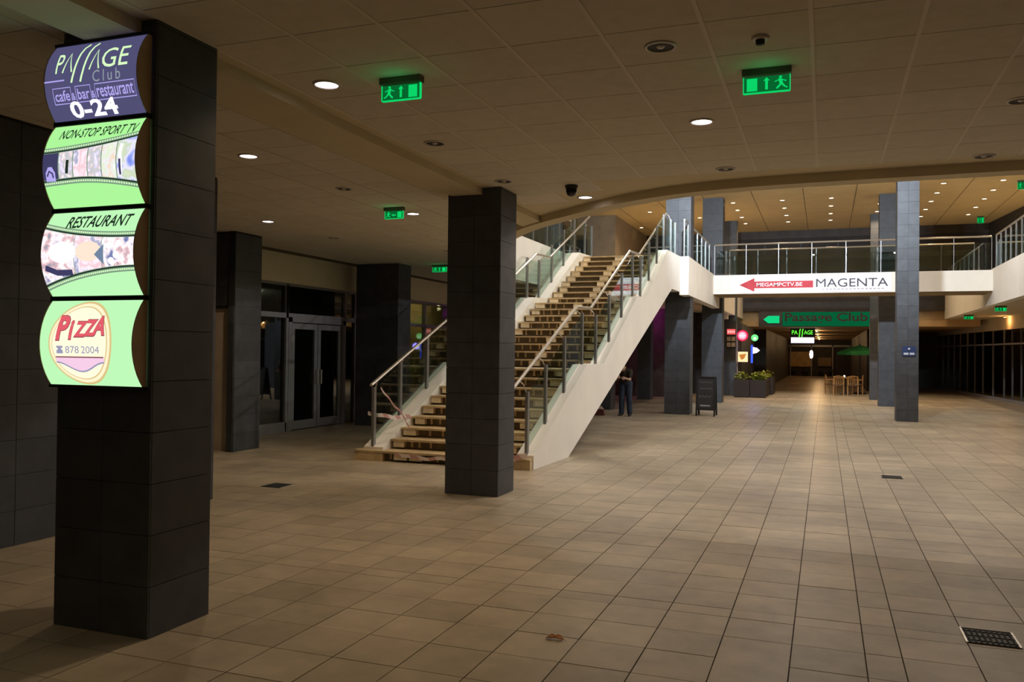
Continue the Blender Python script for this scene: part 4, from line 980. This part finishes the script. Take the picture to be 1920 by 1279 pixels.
# planters with bushes
m_pl = mat('planter_brown',(0.028,0.018,0.014),0.7,var=0.15); m_soil = mat('soil',(0.03,0.02,0.012),0.95)
m_bush = mat('bush_leaf',(0.26,0.28,0.03),0.6,var=0.4,scale=12,rand=0.0)
rb = random.Random(11)
def planter(x, y, w, d, h, label, lush):
    t = thing('planter', (x+w/2,y+d/2,0), label, 'planter', 'brown planter boxes')
    bmx = MB().box(x,x+w,y,y+.04,0.03,h).box(x,x+w,y+d-.04,y+d,0.03,h).box(x,x+.04,y+.04,y+d-.04,0.03,h).box(x+w-.04,x+w,y+.04,y+d-.04,0.03,h).box(x+.05,x+w-.05,y+.05,y+d-.05,0.0,0.05)
    bmx.build('box', m_pl, t); box('soil', m_soil, (x+.04,x+w-.04,y+.04,y+d-.04,h-.12,h-.06), t)
    lv = MB()
    for q in range(lush):
        a = rb.uniform(0,6.283); r = rb.uniform(0,1)**.5; cx = x+w/2+r*w*.46*math.cos(a); cy = y+d/2+r*d*.4*math.sin(a); cz = h+rb.uniform(-.08,0.34)*(1-.5*r)
        b = rb.uniform(0,6.283); l = rb.uniform(.08,.15); wv = l*.3; dz = rb.uniform(-.04,.09)
        e = Vector((math.cos(b)*l, math.sin(b)*l, dz)); s = Vector((-math.sin(b)*wv, math.cos(b)*wv, rb.uniform(-.02,.02))); c = Vector((cx,cy,cz))
        lv.add([c, c+e*.5+s, c+e, c+e*.5-s], [(0,1,2,3)])
    o = lv.build('foliage', m_bush, t); o['kind'] = 'stuff'
    st = MB()
    for q in range(8):
        cx = x+w*(q+.5)/8; st.tube([(cx,y+d/2,h-.08),(cx+rb.uniform(-.05,.05),y+d/2+rb.uniform(-.08,.08),h+.2)],.008,5)
    st.build('stems', m_soil, t)
planter(-3.36,34.2,0.60,0.55,0.70,'left one of the two nearest brown planter boxes, thinly planted',160)
planter(-2.74,34.2,0.60,0.55,0.70,'nearest brown planter box with the brightest yellow green bush',420)
for q, yy in enumerate((35.2,37.2)):
    planter(-2.62+0.12*q,yy,0.45,1.9,0.72,('brown planter box running back along the passage behind the nearest','farthest brown planter box at the left of the passage')[q],120)
# chairs and tables on the right of the passage
m_rat = mat('rattan',(0.42,0.25,0.11),0.7,var=0.3,scale=25); m_rat2 = mat('rattan_dark',(0.12,0.06,0.03),0.7,var=0.3)
def chair(x, y, rz, label):
    t = thing('terrace_chair', (0,0,0), label, 'chair', 'wooden terrace chairs')
    box('seat', m_rat2, (-.22,.22,-.22,.22,.42,.46), t)
    for sx in (-.2,.2):
        for sy in (-.2,.2): MB().tube([(sx,sy,0),(sx,sy,0.44 if sy > 0 else 0.80)],0.02,6).build('leg', m_rat, t)
    MB().tube([(-.2,-.2,.80),(0,-.23,.83),(.2,-.2,.80)],0.02,6).build('top_rail', m_rat, t)
    for q in range(5): piece('slat', m_rat, (0.025,0.015,0.32), (-.16+.08*q,-.205,.63), t)
    for sx in (-.22,.22): MB().tube([(sx,-.2,.64),(sx,.18,.64),(sx*.95,.2,.44)],0.017,6).build('armrest', m_rat, t)
    t.location = (x,y,0); t.rotation_euler.z = rz; return t
chair(0.55,38.2,0.05,'left one of the two nearest wooden chairs at the far passage')
chair(1.12,38.25,-0.05,'right one of the two nearest wooden chairs at the far passage')
chair(0.25,39.4,-1.5,'wooden chair turned sideways left of the small cafe table')
chair(1.35,39.6,1.5,'wooden chair turned sideways right of the small cafe table')
t = thing('cafe_table', (0.83,39.3,0), 'small brown cafe table among the wooden chairs', 'table')
MB().lathe((0.83,39.3,0),[(0.001,.75),(.40,.75),(.40,.71),(.001,.71)],20).build('top', m_rat, t); MB().tube([(.83,39.3,0.02),(.83,39.3,.72)],.03,8).build('stem', m_black, t)
MB().lathe((0.83,39.3,0),[(0.001,.03),(.24,.025),(.25,0)],16).build('foot', m_black, t)
t = thing('candle_jar', (0.80,39.2,0.75), 'tiny glowing candle jar on the cafe table', 'candle')
MB().lathe((0.80,39.2,0.75),[(0.001,0.09),(.035,.085),(.035,0),(.001,0)],10).build('jar', emit('candle_glow', lin((255,240,215)), 2.0), t)
# green parasol
t = thing('parasol', (1.45,40.2,0), 'dark green parasol half hidden by the columns on the right', 'parasol')
m_par = mat('parasol_green',(0.015,0.16,0.04),0.8,var=0.1)
c = (1.45,40.2); n = 8; V = [(c[0],c[1],2.16)]; F = []
for k in range(n):
    a = 2*math.pi*k/n+.39; V += [(c[0]+.55*math.cos(a),c[1]+.55*math.sin(a),2.02),(c[0]+1.0*math.cos(a),c[1]+1.0*math.sin(a),1.84),(c[0]+1.0*math.cos(a),c[1]+1.0*math.sin(a),1.72)]
for k in range(n):
    i, j = 1+3*k, 1+3*((k+1) % n); F += [(0,i,j),(i,i+1,j+1,j),(i+1,i+2,j+2,j+1)]
MB().add(V,F).build('canopy', m_par, t)
for k in range(n):
    a = 2*math.pi*k/n+.39; MB().tube([(c[0],c[1],2.08),(c[0]+.97*math.cos(a),c[1]+.97*math.sin(a),1.82)],.01,5).build('rib', m_black, t)
MB().tube([(c[0],c[1],0.04),(c[0],c[1],2.2)],.025,8).build('pole', m_black, t); MB().lathe((c[0],c[1],0),[(0.001,.08),(.26,.06),(.28,0)],16).build('foot', m_darkg, t)

# ---------------------------------------------------------------- remaining lamps of the place
def bulb_lamp(name, x, y, z, label, m, e, col, r=0.07, spot=None):
    t = thing(name, (x,y,z), label, 'lamp')
    MB().lathe((x,y,z),[(r,0),(r*.95,-.05),(r*.7,-.06)],14).build('rim', m_ring, t); MB().lathe((x,y,z),[(.001,-.062),(r*.7,-.058)],14).build('lens', m, t)
    lamp('lamp','POINT',(x,y,z-.16),e,col,t,size=.06)
m_or_l = emit('lamp_orange', lin((255,150,60)), 2.5)
bulb_lamp('wall_lamp', 6.35,36.2,3.25,'orange lamp over the right shop front, nearest', m_or_l, 10, (1,.5,.18))
bulb_lamp('wall_lamp', 6.15,42.0,3.25,'orange lamp over the right shop front, second from the right', m_or_l, 8, (1,.45,.15))
bulb_lamp('wall_lamp', 5.95,45.5,3.25,'orange lamp over the right shop front, farthest', m_or_l, 8, (1,.45,.15))
for q, y in enumerate((46,54,62,69)): bulb_lamp('passage_lamp', -0.4,y,2.95,('warm lamp nearest in the far passage ceiling','second warm lamp in the far passage ceiling','third warm lamp in the far passage ceiling','last warm lamp in the far passage ceiling')[q], m_lampw, 34, (1,.62,.28))
bulb_lamp('purple_lamp', -6.62,32.2,3.45,'purple lamp in the corner behind the stairs', emit('lamp_purple', lin((190,40,200)),2.0), 16, (.75,.05,.8))
bulb_lamp('shop_lamp', -11.6,20.5,3.2,'warm lamp inside the glazed shop behind the stairs', m_lampw, 22, (1,.75,.35))
bulb_lamp('shop_lamp', -11.6,24.5,3.2,'second warm lamp inside the glazed shop behind the stairs', m_lampw, 22, (1,.75,.35))
